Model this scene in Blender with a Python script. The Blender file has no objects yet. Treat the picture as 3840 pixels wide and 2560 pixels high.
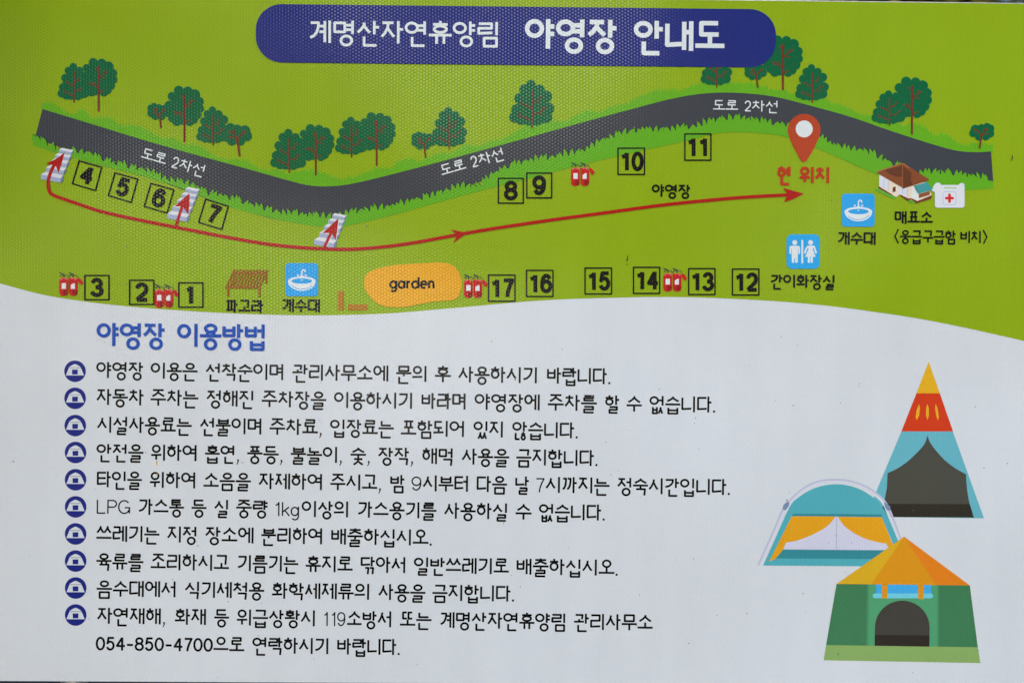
import bpy, math, random
from mathutils import Vector
from mathutils.geometry import delaunay_2d_cdt
R = math.radians
sc = bpy.context.scene
COL = sc.collection

# ------------------------------------------------------------------ camera, sky, sun, exposure
K = 0.0006              # metres per printed unit; the board is laid out in its own print units
ZC = 1.50               # height of the print centre above the ground
DIST = 3.0
cam = bpy.data.cameras.new('camera')
camo = bpy.data.objects.new('camera', cam)
COL.objects.link(camo)
camo.location = (0.0, -DIST, ZC)
camo.rotation_euler = (R(90), 0, 0)
cam.sensor_width = 36
cam.lens = 36 * DIST / (3840 * K)
cam.clip_end = 500
cam.dof.use_dof = True
cam.dof.focus_distance = DIST
cam.dof.aperture_fstop = 1.6
sc.camera = camo

SUN_EL, SUN_AZ = 14.0, -6.0          # azimuth measured from straight behind the camera, negative = left
w = bpy.data.worlds.new('World')
sc.world = w
w.use_nodes = True
nt = w.node_tree
bg = nt.nodes['Background']
sky = nt.nodes.new('ShaderNodeTexSky')
sky.sky_type = 'NISHITA'
sky.sun_disc = False
sky.sun_elevation = R(SUN_EL)
sky.sun_rotation = R(180 - SUN_AZ)
sky.air_density = 1.0
sky.ozone_density = 4.0
sky.dust_density = 1.0
nt.links.new(sky.outputs[0], bg.inputs[0])
bg.inputs[1].default_value = 0.15

sl = bpy.data.lights.new('sun', 'SUN')
sl.energy = 0.9
sl.angle = R(10)
sl.color = (1.0, 0.97, 0.93)
so = bpy.data.objects.new('sun', sl)
COL.objects.link(so)
sd = Vector((math.sin(R(SUN_AZ)) * math.cos(R(SUN_EL)), -math.cos(R(SUN_AZ)) * math.cos(R(SUN_EL)), math.sin(R(SUN_EL))))
so.rotation_euler = sd.to_track_quat('Z', 'Y').to_euler()
so.location = sd * 12
sc.view_settings.view_transform = 'Standard'
sc.view_settings.look = 'None'
sc.view_settings.exposure = 0.31
sc.view_settings.gamma = 1.0

# ------------------------------------------------------------------ materials
GAIN = 1.30
def lin(c):
    c = c / 255.0
    return c / 12.92 if c <= 0.04045 else ((c + 0.055) / 1.055) ** 2.4
def col(rgb, g=None):
    g = GAIN if g is None else g
    return tuple(min(0.86, lin(v) * g) for v in rgb) + (1.0,)

def honeycomb_group():
    g = bpy.data.node_groups.new('honeycomb', 'ShaderNodeTree')
    g.interface.new_socket('Ridge', in_out='OUTPUT', socket_type='NodeSocketFloat')
    g.interface.new_socket('Dome', in_out='OUTPUT', socket_type='NodeSocketFloat')
    n, l = g.nodes, g.links
    tc = n.new('ShaderNodeTexCoord')
    sep = n.new('ShaderNodeSeparateXYZ')
    # the sheeting is never perfectly regular: warp the coordinates by a hair
    nz = n.new('ShaderNodeTexNoise'); nz.inputs['Scale'].default_value = 9.0; nz.inputs['Detail'].default_value = 1.0
    l.new(tc.outputs['Object'], nz.inputs['Vector'])
    sub = n.new('ShaderNodeVectorMath'); sub.operation = 'MULTIPLY_ADD'
    sub.inputs[1].default_value = (0.004, 0.004, 0.004)
    l.new(nz.outputs['Color'], sub.inputs[0]); l.new(tc.outputs['Object'], sub.inputs[2])
    l.new(sub.outputs[0], sep.inputs[0])
    def M(op, a, b=None, c=None):
        m = n.new('ShaderNodeMath'); m.operation = op
        for i, v in enumerate((a, b, c)):
            if v is None: continue
            if isinstance(v, (int, float)): m.inputs[i].default_value = v
            else: l.new(v, m.inputs[i])
        return m.outputs[0]
    s = 7.3 * K
    px, py = 3 * s, math.sqrt(3) * s
    X = M('ADD', sep.outputs['X'], 40 * px); Z = M('ADD', sep.outputs['Z'], 40 * py)
    def cell(ox, oy):
        a = M('SUBTRACT', M('FLOORED_MODULO', M('ADD', X, ox), px), px / 2)
        b = M('SUBTRACT', M('FLOORED_MODULO', M('ADD', Z, oy), py), py / 2)
        a, b = M('ABSOLUTE', a), M('ABSOLUTE', b)
        return M('MAXIMUM', M('ADD', M('MULTIPLY', b, 0.5), M('MULTIPLY', a, math.sqrt(3) / 2)), b)
    d = M('MINIMUM', cell(0, 0), cell(px / 2, py / 2))
    dn = M('DIVIDE', d, py / 2)                       # 0 centre .. 1 edge
    ridge = n.new('ShaderNodeMapRange'); ridge.inputs['From Min'].default_value = 0.70; ridge.inputs['From Max'].default_value = 0.97
    ridge.interpolation_type = 'SMOOTHSTEP'
    l.new(dn, ridge.inputs['Value'])
    dome = M('MULTIPLY', dn, dn)
    out = n.new('NodeGroupOutput')
    l.new(ridge.outputs[0], out.inputs['Ridge']); l.new(dome, out.inputs['Dome'])
    return g
HC = honeycomb_group()

MATS = {}
def vinyl(name, rgb, grad=None):
    """printed honeycomb vinyl: flat ink colour on embossed glossy sheeting"""
    if name in MATS: return MATS[name]
    m = bpy.data.materials.new(name); m.use_nodes = True
    n, l = m.node_tree.nodes, m.node_tree.links
    b = n['Principled BSDF']
    hc = n.new('ShaderNodeGroup'); hc.node_tree = HC
    tc = n.new('ShaderNodeTexCoord')
    # where the seal ridges stand out (patchy sheen put into ridge tone and relief by noise)
    pat = n.new('ShaderNodeTexNoise'); pat.inputs['Scale'].default_value = 1.7; pat.inputs['Detail'].default_value = 2.0
    l.new(tc.outputs['Object'], pat.inputs['Vector'])
    pr = n.new('ShaderNodeMapRange'); pr.inputs['From Min'].default_value = 0.38; pr.inputs['From Max'].default_value = 0.62
    pr.inputs['To Min'].default_value = 0.45; pr.inputs['To Max'].default_value = 1.0
    l.new(pat.outputs['Fac'], pr.inputs['Value'])
    rm = n.new('ShaderNodeMath'); rm.operation = 'MULTIPLY'
    l.new(hc.outputs['Ridge'], rm.inputs[0]); l.new(pr.outputs[0], rm.inputs[1])
    f = n.new('ShaderNodeMath'); f.operation = 'MULTIPLY'; f.inputs[1].default_value = 0.20
    l.new(rm.outputs[0], f.inputs[0])
    mix = n.new('ShaderNodeMix'); mix.data_type = 'RGBA'
    c = col(rgb)
    mix.inputs['A'].default_value = c
    lum = 0.3 * c[0] + 0.6 * c[1] + 0.1 * c[2]
    mix.inputs['B'].default_value = tuple(v * 0.75 for v in c[:3]) + (1,) if lum > 0.45 else tuple(min(.8, v * 1.5 + 0.008) for v in c[:3]) + (1,)
    l.new(f.outputs[0], mix.inputs['Factor'])
    # ink mottling and a faint film of dust
    nz = n.new('ShaderNodeTexNoise'); nz.inputs['Scale'].default_value = 260.0; nz.inputs['Detail'].default_value = 3.0
    l.new(tc.outputs['Object'], nz.inputs['Vector'])
    nz2 = n.new('ShaderNodeTexNoise'); nz2.inputs['Scale'].default_value = 4.0; nz2.inputs['Detail'].default_value = 5.0
    mp = n.new('ShaderNodeMapping'); mp.inputs['Scale'].default_value = (3.0, 1.0, 0.45)
    l.new(tc.outputs['Object'], mp.inputs['Vector']); l.new(mp.outputs[0], nz2.inputs['Vector'])
    a1 = n.new('ShaderNodeMath'); a1.operation = 'MULTIPLY_ADD'; a1.inputs[1].default_value = 0.10; a1.inputs[2].default_value = 0.90
    l.new(nz.outputs['Fac'], a1.inputs[0])
    a2 = n.new('ShaderNodeMath'); a2.operation = 'MULTIPLY_ADD'; a2.inputs[1].default_value = 0.10
    l.new(nz2.outputs['Fac'], a2.inputs[0]); l.new(a1.outputs[0], a2.inputs[2])
    vm = n.new('ShaderNodeVectorMath'); vm.operation = 'SCALE'
    l.new(mix.outputs['Result'], vm.inputs[0]); l.new(a2.outputs[0], vm.inputs['Scale'])
    l.new(vm.outputs[0], b.inputs['Base Color'])
    b.inputs['Roughness'].default_value = 0.16
    b.inputs['Specular IOR Level'].default_value = 0.085
    # relief
    h1 = n.new('ShaderNodeMath'); h1.operation = 'MULTIPLY_ADD'; h1.inputs[1].default_value = 0.6
    l.new(hc.outputs['Dome'], h1.inputs[0]); l.new(rm.outputs[0], h1.inputs[2])
    bp = n.new('ShaderNodeBump'); bp.inputs['Distance'].default_value = 0.0012; bp.inputs['Strength'].default_value = 0.32
    l.new(h1.outputs[0], bp.inputs['Height'])
    lf = n.new('ShaderNodeTexNoise'); lf.inputs['Scale'].default_value = 1.0; lf.inputs['Detail'].default_value = 1.0
    l.new(tc.outputs['Object'], lf.inputs['Vector'])
    bp2 = n.new('ShaderNodeBump'); bp2.inputs['Distance'].default_value = 0.13; bp2.inputs['Strength'].default_value = 1.0
    l.new(lf.outputs['Fac'], bp2.inputs['Height']); l.new(bp.outputs[0], bp2.inputs['Normal'])
    l.new(bp2.outputs[0], b.inputs['Normal'])
    MATS[name] = m
    return m

def plain(name, c1, c2, scale, rough=0.7, metal=0.0, bump=0.3):
    if name in MATS: return MATS[name]
    m = bpy.data.materials.new(name); m.use_nodes = True
    n, l = m.node_tree.nodes, m.node_tree.links
    b = n['Principled BSDF']
    tc = n.new('ShaderNodeTexCoord')
    nz = n.new('ShaderNodeTexNoise'); nz.inputs['Scale'].default_value = scale; nz.inputs['Detail'].default_value = 6
    l.new(tc.outputs['Object'], nz.inputs['Vector'])
    r = n.new('ShaderNodeValToRGB'); r.color_ramp.elements[0].position = .35; r.color_ramp.elements[1].position = .65
    r.color_ramp.elements[0].color = c1 + (1,); r.color_ramp.elements[1].color = c2 + (1,)
    l.new(nz.outputs['Fac'], r.inputs[0]); l.new(r.outputs[0], b.inputs['Base Color'])
    bp = n.new('ShaderNodeBump'); bp.inputs['Strength'].default_value = bump; bp.inputs['Distance'].default_value = .01
    l.new(nz.outputs['Fac'], bp.inputs['Height']); l.new(bp.outputs[0], b.inputs['Normal'])
    b.inputs['Roughness'].default_value = rough; b.inputs['Metallic'].default_value = metal
    MATS[name] = m
    return m

# ------------------------------------------------------------------ print-layer mesh helpers (print units, y down)
CROP = {'a': (0, 0, 1.8234), 'b': (1280, 0, 1.8234), 'c': (2560, 0, 1.8234),
        'd': (0, 800, 1.8234), 'e': (1280, 800, 1.8234), 'f': (2560, 800, 1.8234),
        'g': (0, 1660, 1.7422), 'h': (1280, 1660, 1.7422),
        'i': (2760, 1300, 2.1778), 'j': (2760, 1900, 2.1778), 'o': (0, 0, 0.6125),
        's': (140, 520, 6.5333), 'x': (200, 960, 6.5333), 'hs': (3260, 580, 5.6), 'p': (820, 970, 5.6),
        'r': (2880, 700, 3.92), 'bu': (200, 1330, 7.84), 'tA': (540, 300, 5.6), 'tB': (1900, 280, 7.127), 'st': (1150, 780, 9.225)}
def P(k, pts):
    ox, oy, s = CROP[k]
    return [(ox + x / s, oy + y / s) for x, y in pts]
def S(k): return 1.0 / CROP[k][2]

def arc(cx, cy, rx, ry, a0, a1, n=14):
    return [(cx + rx * math.cos(R(a0 + (a1 - a0) * i / n)), cy + ry * math.sin(R(a0 + (a1 - a0) * i / n))) for i in range(n + 1)]
def ell(cx, cy, rx, ry=None, n=28):
    ry = rx if ry is None else ry
    return [(cx + rx * math.cos(2 * math.pi * i / n), cy + ry * math.sin(2 * math.pi * i / n)) for i in range(n)]
def rrect(x0, y0, x1, y1, r, n=8):
    p = []
    for cx, cy, a in ((x1 - r, y0 + r, -90), (x1 - r, y1 - r, 0), (x0 + r, y1 - r, 90), (x0 + r, y0 + r, 180)):
        p += arc(cx, cy, r, r, a, a + 90, n)
    return p
def smooth(pts, n=5, closed=False):
    """Catmull-Rom through the points"""
    out = []; N = len(pts)
    rng = range(N if closed else N - 1)
    for i in rng:
        if closed: p0, p1, p2, p3 = pts[i - 1], pts[i], pts[(i + 1) % N], pts[(i + 2) % N]
        else: p0, p1, p2, p3 = pts[max(i - 1, 0)], pts[i], pts[i + 1], pts[min(i + 2, N - 1)]
        for k in range(n):
            t = k / n
            out.append(tuple(0.5 * (2 * p1[j] + (p2[j] - p0[j]) * t + (2 * p0[j] - 5 * p1[j] + 4 * p2[j] - p3[j]) * t * t
                                    + (3 * p1[j] - p0[j] - 3 * p2[j] + p3[j]) * t ** 3) for j in (0, 1)))
    if not closed: out.append(pts[-1])
    return out
def ribbon(pts, w, closed=False, w2=None):
    """polyline -> list of polygons (quads and round joints)"""
    out = []; n = len(pts); m = n if closed else n - 1
    for i in range(m):
        (x0, y0), (x1, y1) = pts[i], pts[(i + 1) % n]
        L = math.hypot(x1 - x0, y1 - y0)
        if L < 1e-6: continue
        wa = w if w2 is None else w + (w2 - w) * i / m
        wb = w if w2 is None else w + (w2 - w) * (i + 1) / m
        nx, ny = -(y1 - y0) / L / 2, (x1 - x0) / L / 2
        out.append([(x0 + nx * wa, y0 + ny * wa), (x1 + nx * wb, y1 + ny * wb), (x1 - nx * wb, y1 - ny * wb), (x0 - nx * wa, y0 - ny * wa)])
        if closed or i > 0:
            a = 0.37 + i
            out.append([(x0 + wa / 2 * math.cos(a + 2 * math.pi * k / 9), y0 + wa / 2 * math.sin(a + 2 * math.pi * k / 9)) for k in range(9)])
    return out
def area(p): return sum(p[i - 1][0] * p[i][1] - p[i][0] * p[i - 1][1] for i in range(len(p))) / 2
def fill(polys):
    """union of polygons -> (verts, tris)"""
    V, F = [], []
    for p in polys:
        if abs(area(p)) < 1e-4: continue
        q = p if area(p) > 0 else p[::-1]
        F.append(list(range(len(V), len(V) + len(q)))); V += [Vector(v) for v in q]
    r = delaunay_2d_cdt(V, [], F, 0, 1e-4)
    vs, fs, of = r[0], r[2], r[5]
    return vs, [f for f, o in zip(fs, of) if o]
def W(x, y, lay): return ((x - 1920) * K, -lay * 0.0003, (1280 - y) * K)

ROOT = bpy.data.objects.new('information_board', None)
COL.objects.link(ROOT); ROOT.location = (0, 0, ZC)
ROOT['label'] = 'large printed campsite map board, green map above a white list of rules in Korean'
ROOT['category'] = 'sign'

def mesh_obj(name, verts, faces, mat, parent=None):
    me = bpy.data.meshes.new(name); me.from_pydata(verts, [], faces); me.update()
    me.materials.append(mat)
    o = bpy.data.objects.new(name, me); COL.objects.link(o)
    if parent: o.parent = parent
    return o
def lettering(name, runs, mat, lay, parent=None, label=None):
    """one printed line: an Empty that holds one mesh per word"""
    if len(runs) == 1: return layer(name, runs[0], mat, lay, parent, label)
    if parent is None:
        e = bpy.data.objects.new(name, None); COL.objects.link(e); e.parent = ROOT
        if label: e['label'] = label
    else: e = parent
    for r in runs: layer('word', r, mat, lay, e)
    return e
def layer(name, groups, mat, lay, parent=None, label=None, kind=None):
    """groups: list of polygon lists; each is unioned on its own"""
    V, F = [], []
    for g in groups:
        vs, fs = fill(g); b = len(V)
        V += [W(v[0], v[1], lay) for v in vs]
        for f in fs:
            t = [b + i for i in f]
            p = [(V[i][0], V[i][2]) for i in t]
            F.append(t if area(p) > 0 else t[::-1])
    o = mesh_obj(name, V, F, mat, parent or ROOT)
    if label: o['label'] = label
    if kind: o['kind'] = kind
    return o
def each(name, groups, mat, lay, parent=None):
    for g in groups: layer(name, [g], mat, lay, parent)
def one(name, poly, mat, lay, parent=None, label=None): return layer(name, [[poly]], mat, lay, parent, label)

# ------------------------------------------------------------------ lettering: stroke-built Hangul, digits and Latin
LL = 'ㄱㄲㄴㄷㄸㄹㅁㅂㅃㅅㅆㅇㅈㅉㅊㅋㅌㅍㅎ'
VV = 'ㅏㅐㅑㅒㅓㅔㅕㅖㅗㅘㅙㅚㅛㅜㅝㅞㅟㅠㅡㅢㅣ'
TT = ' ㄱㄲㄳㄴㄵㄶㄷㄹㄺㄻㄼㄽㄾㄿㅀㅁㅂㅄㅅㅆㅇㅈㅊㅋㅌㅍㅎ'
SPLIT = {'ㄲ': 'ㄱㄱ', 'ㄸ': 'ㄷㄷ', 'ㅃ': 'ㅂㅂ', 'ㅆ': 'ㅅㅅ', 'ㅉ': 'ㅈㅈ', 'ㅄ': 'ㅂㅅ', 'ㄶ': 'ㄴㅎ', 'ㄺ': 'ㄹㄱ'}
def ring(x0, y0, x1, y1):
    p = ell((x0 + x1) / 2, (y0 + y1) / 2, (x1 - x0) / 2, (y1 - y0) / 2, 22)
    return p + [p[0], p[1]]
def cons(c, x0, y0, x1, y1, v):
    if c in SPLIT:
        g = 0.10 if c in 'ㄲㄸㅃㅄㄶㄺ' else 0.02
        m = (x0 + x1) / 2
        return cons(SPLIT[c][0], x0, y0, m - g / 2, y1, v) + cons(SPLIT[c][1], m + g / 2, y0, x1, y1, v)
    w, h, m = x1 - x0, y1 - y0, (x0 + x1) / 2
    if c == 'ㄱ':
        if v == 'V': return [[(x0, y0), (x1, y0), (x1 - .03 * w, y0 + .3 * h), (x1 - .2 * w, y0 + .62 * h), (x1 - .55 * w, y0 + .88 * h), (x0 - .02, y1)]]
        return [[(x0, y0), (x1, y0), (x1 - .04, y1)]]
    if c == 'ㄴ': return [[(x0, y0), (x0, y1), (x1, y1 - (.03 if v == 'V' else 0))]]
    if c == 'ㄷ': return [[(x1 - .04 * w, y0), (x0, y0), (x0, y1), (x1, y1 - (.04 if v == 'V' else 0))]]
    if c == 'ㄹ':
        k = y0 + .47 * h
        return [[(x0, y0), (x1 - .04, y0), (x1 - .04, k), (x0, k), (x0, y1), (x1, y1 - (.03 if v == 'V' else 0))]]
    if c == 'ㅁ': return [[(x0, y0), (x1, y0), (x1, y1), (x0, y1), (x0, y0), (x1, y0)]]
    if c == 'ㅂ': return [[(x0, y0), (x0, y1), (x1, y1), (x1, y0)], [(x0, y0 + .45 * h), (x1, y0 + .45 * h)]]
    if c == 'ㅅ': return [[(m + .02, y0), (m, y0 + .28 * h), (x0 + .28 * w, y0 + .68 * h), (x0, y1)], [(m + .01, y0 + .34 * h), (x1 - .2 * w, y0 + .8 * h), (x1, y1)]]
    if c == 'ㅈ': return [[(x0 + .03, y0), (x1 - .03, y0)], [(m + .01, y0), (m - .01, y0 + .35 * h), (x0 + .25 * w, y0 + .75 * h), (x0, y1)], [(m, y0 + .42 * h), (x1 - .2 * w, y0 + .8 * h), (x1, y1)]]
    if c == 'ㅊ': return [[(m, y0 - .06), (m, y0 + .16 * h)]] + cons('ㅈ', x0, y0 + .16 * h, x1, y1, v)
    if c == 'ㅋ': return cons('ㄱ', x0, y0, x1, y1, v) + [[(x0, y0 + .4 * h), (x1, y0 + .38 * h)]]
    if c == 'ㅌ': return cons('ㄷ', x0, y0, x1, y1, v) + [[(x0, y0 + .48 * h), (x1 - .04, y0 + .48 * h)]]
    if c == 'ㅍ': return [[(x0, y0), (x1, y0)], [(x0, y1), (x1, y1 - (.03 if v == 'V' else 0))], [(x0 + .28 * w, y0), (x0 + .28 * w, y1)], [(x1 - .28 * w, y0), (x1 - .28 * w, y1)]]
    if c == 'ㅎ':
        q = min(.11, .2 * h)
        return [[(m, y0 - .07), (m, y0 + q)], [(x0, y0 + q), (x1, y0 + q)], ring(x0 + .08 * w, y0 + q + .07, x1 - .08 * w, y1 + .02)]
    if c == 'ㅇ': return [ring(x0, y0, x1, y1)]
    return []
def hangul(ch):
    n = ord(ch) - 0xAC00
    L, V, T = LL[n // 588], VV[n % 588 // 28], TT[n % 28]
    fin = T != ' '
    S_ = []
    if V in 'ㅏㅐㅑㅒㅓㅔㅕㅖㅣ':
        xr = {'ㅏ': .56, 'ㅑ': .56, 'ㅣ': .58, 'ㅓ': .52, 'ㅕ': .54, 'ㅐ': .48, 'ㅔ': .42, 'ㅖ': .42}.get(V, .5)
        if L in 'ㅇ': b = (.05, .08, .05 + min(.50, xr), .57 if not fin else .50)
        elif L in 'ㅎ': b = (.04, .06, xr + .01, .67 if not fin else .56)
        elif L in 'ㄴㄷㄹㅌㅍ': b = (.08, .09, xr + .10, .80 if not fin else .52)
        elif L in 'ㄷㄸ': b = (.06, .09, xr + .08, .80 if not fin else .52)
        elif L in 'ㅁㅂ': b = (.08, .10, xr - .02, .64 if not fin else .50)
        elif L in 'ㄱㄲ': b = (.08, .10, xr, .76 if not fin else .54)
        else: b = (.04, .08, xr + .02, .70 if not fin else .52)
        S_ += cons(L, *b, 'V')
        e = 1.0 if not fin else .60
        t1, ta, tb = (.37, .25, .50) if not fin else (.28, .17, .39)
        if V == 'ㅏ': S_ += [[(.76, 0), (.76, e)], [(.76, t1), (.97, t1)]]
        if V == 'ㅑ': S_ += [[(.76, 0), (.76, e)], [(.76, ta), (.97, ta)], [(.76, tb), (.97, tb)]]
        if V == 'ㅣ': S_ += [[(.86, 0), (.86, e)]]
        if V == 'ㅓ': S_ += [[(.86, 0), (.86, e)], [(.60, t1), (.86, t1)]]
        if V == 'ㅕ': S_ += [[(.86, 0), (.86, e)], [(.60 if L == 'ㅎ' else .52, ta + .03), (.86, ta + .03)], [(.60 if L == 'ㅎ' else .52, tb + .01), (.86, tb + .01)]]
        if V == 'ㅐ': S_ += [[(.66, .02), (.66, e - .03)], [(.90, 0), (.90, e)], [(.66, t1), (.90, t1)]]
        if V == 'ㅔ': S_ += [[(.70, .02), (.70, e - .03)], [(.91, 0), (.91, e)], [(.52, t1), (.70, t1)]]
        if V == 'ㅖ': S_ += [[(.70, .02), (.70, e - .03)], [(.91, 0), (.91, e)], [(.46, ta), (.70, ta)], [(.46, tb), (.70, tb)]]
        fb = (.32, .70, .86, 1.09)
    elif V in 'ㅗㅛㅜㅠㅡ':
        y1 = .44 if not fin else .34
        b = (.20, .06, .80, y1)
        if L == 'ㅇ': b = (.26, .05, .74, y1 + .02)
        if L in 'ㅅㅈㅊㅆ': b = (.12, .03, .88, y1 - .02)
        if L == 'ㅎ': b = (.18, .05, .82, y1 + .04)
        if L == 'ㅆ': b = (.05, .03, .95, y1)
        if L == 'ㄱ': b = (.18, .06, .80, y1 + .05 if V != 'ㅗ' or fin else .62)
        if V in 'ㅜㅠ' and L != 'ㅆ': b = b[:3] + (b[3] - .01,)
        S_ += cons(L, *b, 'H')
        if not fin:
            if V == 'ㅗ': S_ += [[(0, .82), (1, .82)], [(.5, .50), (.5, .82)]]
            if V == 'ㅛ': S_ += [[(0, .82), (1, .82)], [(.33, .46), (.33, .82)], [(.67, .46), (.67, .82)]]
            if V == 'ㅜ': S_ += [[(0, .61), (1, .61)], [(.5, .61), (.5, 1)]]
            if V == 'ㅠ': S_ += [[(0, .61), (1, .61)], [(.34, .61), (.34, 1)], [(.66, .61), (.66, 1)]]
            if V == 'ㅡ': S_ += [[(0, .76), (1, .76)]]
        else:
            q = .52
            if V == 'ㅗ': S_ += [[(0, q), (1, q)], [(.5, .36), (.5, q)]]
            if V == 'ㅛ': S_ += [[(0, q), (1, q)], [(.35, .36), (.35, q)], [(.65, .36), (.65, q)]]
            if V == 'ㅜ': S_ += [[(0, q - .05), (1, q - .05)], [(.5, q - .05), (.5, .66)]]
            if V == 'ㅠ': S_ += [[(0, q - .05), (1, q - .05)], [(.35, q - .05), (.35, .66)], [(.65, q - .05), (.65, .66)]]
            if V == 'ㅡ': S_ += [[(0, q), (1, q)]]
        fb = (.20, .70, .80, 1.09)
    else:
        k = 1.0 if not fin else .68
        b = (.12, .07, .56, .44 * k)
        if L == 'ㅇ': b = (.11, .06, .57, .44 * k + .02)
        if L == 'ㅎ': b = (.08, .06, .60, .48 * k)
        if L == 'ㄱ': b = (.10, .08, .56, .52 * k)
        S_ += cons(L, *b, 'H')
        e = 1.0 if not fin else .62
        if V in 'ㅘㅙㅚ': S_ += [[(0, .74 * k), (.66, .72 * k)], [(.34, .48 * k), (.34, .74 * k)]]
        if V in 'ㅝㅞㅟ': S_ += [[(0, .65 * k), (.68, .63 * k)], [(.34, .65 * k), (.34, .94 * k)]]
        if V == 'ㅢ': S_ += [[(0, .70 * k), (.66, .68 * k)]]
        if V in 'ㅘ': S_ += [[(.78, 0), (.78, e)], [(.78, .42 * k), (.98, .42 * k)]]
        if V in 'ㅚㅟㅢ': S_ += [[(.86, 0), (.86, e)]]
        if V in 'ㅙ': S_ += [[(.72, 0), (.72, e)], [(.92, 0), (.92, e)], [(.72, .4 * k), (.92, .4 * k)]]
        if V == 'ㅝ': S_ += [[(.86, 0), (.86, e)], [(.66, .72 * k), (.86, .72 * k)]]
        fb = (.28, .70, .84, 1.09)
    if fin:
        x0, y0, x1, y1 = fb
        if T == 'ㅇ': x0, x1, y0 = (x0 + x1) / 2 - .235, (x0 + x1) / 2 + .235, .68
        if T in 'ㅅㅆㅈㅊ': y0 = .68
        if T in 'ㅂㅁㄹ': y0 = .73
        if T == 'ㅇ': pass
        if T in 'ㅄㄶ': x0 -= .10
        S_ += cons(T, x0, y0, x1, y1, 'T')
    return S_
A = arc
# digits and Latin in a box 0..1 x 0..1 (baseline 1), second value = width / height
GL = {
 '0': ([ring(0, 0, 1, 1)], .62),
 '1': ([[(.78, -.04), (.78, 1.06)], [(.78, .0), (.62, .15), (.30, .21)]], .46),
 '2': ([A(.5, .3, .48, .3, 190, 360, 10) + [(.90, .50), (.55, .70), (.15, .90), (.04, 1.0)], [(.0, 1.0), (1.05, 1.0)]], .6),
 '3': ([A(.48, .25, .42, .25, 190, 450, 12), A(.48, .74, .50, .26, 270, 530, 12), [(.36, .49), (.55, .49)]], .6),
 '4': ([[(.72, -.05), (.72, 1.07)], [(.68, .0), (.02, .68), (1.1, .68)], [(.02, .70), (.12, .56)]], .62),
 '5': ([[(.98, .0), (.22, .0), (.10, .46)], [(.10, .50)] + A(.47, .66, .47, .34, 215, 520, 14)], .6),
 '6': ([ring(.02, .36, 1, 1), A(.98, .68, .96, .75, 180, 253, 8) + [(.92, .04)]][:1] + [[(.02, .68), (.04, .40), (.16, .14), (.42, .0), (.72, .02), (.93, .20)]], .6),
 '7': ([[(.0, .0), (1, .0), (.68, .40), (.48, .75), (.40, 1.06)]], .58),
 '8': ([ring(.07, 0, .93, .46), ring(0, .46, 1, 1)], .6),
 '9': ([ring(0, 0, .98, .64), [(.98, .32), (.96, .62), (.84, .86), (.58, 1.0), (.28, .98), (.07, .80)]], .6),
 '-': ([[(.0, .58), (1, .58)]], .5),
 '.': ([[(.35, .95), (.35, 1.08)], [(.45, .95), (.45, 1.08)]], .3),
 ',': ([[(.5, .92), (.5, 1.06), (.25, 1.22)]], .3),
 'L': ([[(.05, -.04), (.05, 1), (1, 1)]], .55),
 'P': ([[(.05, 1.04), (.05, 0), (.6, 0)] + A(.6, .26, .38, .26, -80, 90, 8) + [(.05, .52)]], .6),
 'G': ([A(.5, .5, .5, .5, 320, 20, 22) + [(.98, .55), (.55, .55)], [(.97, .55), (.97, 1.0)]], .75),
 'k': ([[(.05, -.04), (.05, 1.04)], [(.95, .34), (.05, .74)], [(.38, .60), (1, 1.04)]], .5),
 'g': ([ring(0, .36, .88, 1), [(.90, .30), (.90, 1.10), (.78, 1.28), (.45, 1.34), (.10, 1.24)]], .56),
 'a': ([ring(0, .36, .88, 1), [(.92, .30), (.92, 1.03)]], .56),
 'r': ([[(.1, .30), (.1, 1.04)], [(.1, .62), (.3, .42), (.75, .36)]], .36),
 'd': ([ring(0, .36, .88, 1), [(.92, -.04), (.92, 1.03)]], .56),
 'e': ([[(.02, .66), (.95, .66)] , [(.95, .66)] + A(.48, .68, .48, .32, 0, -300, 18)], .54),
 'n': ([[(.05, .30), (.05, 1.04)], [(.05, .62)] + A(.48, .62, .42, .27, 200, 360, 8) + [(.92, 1.04)]], .54),
}
def glyph_polys(strokes, M_, w):
    out = []
    for s in strokes: out += ribbon([M_(p) for p in s], w)
    return out
def run(text, p0, p1, h, sw, up=None, gap=.0):
    """set one word between p0 and p1 (the top left and top right corners of its letters); h = height, sw = stroke"""
    n = len(text)
    dx, dy = p1[0] - p0[0], p1[1] - p0[1]
    L = math.hypot(dx, dy); ux, uy = dx / L, dy / L
    vx, vy = up if up else (-uy, ux)
    wid = [1.0 if ord(c) > 0x3000 else GL[c][1] + .22 for c in text]
    tot = sum(wid); x = 0; G = []
    for c, wc in zip(text, wid):
        a = L * wc / tot
        han = ord(c) > 0x3000
        st = hangul(c) if han else GL[c][0]
        ink = a * (.955 if han else .94) - (0 if han else sw)
        x0 = x + (a - ink) / 2
        hh, y0 = (h, 0) if han else (h - sw, sw / 2)
        fx = lambda p: (p0[0] + ux * (x0 + p[0] * ink) + vx * (y0 + p[1] * hh), p0[1] + uy * (x0 + p[0] * ink) + vy * (y0 + p[1] * hh))
        G.append(glyph_polys(st, fx, sw))
        x += a
    return G

BLACK = vinyl('black_ink', (9, 9, 9))
WHITE = vinyl('white_ink', (206, 212, 224))
RED = vinyl('red_ink', (158, 20, 16))

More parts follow.
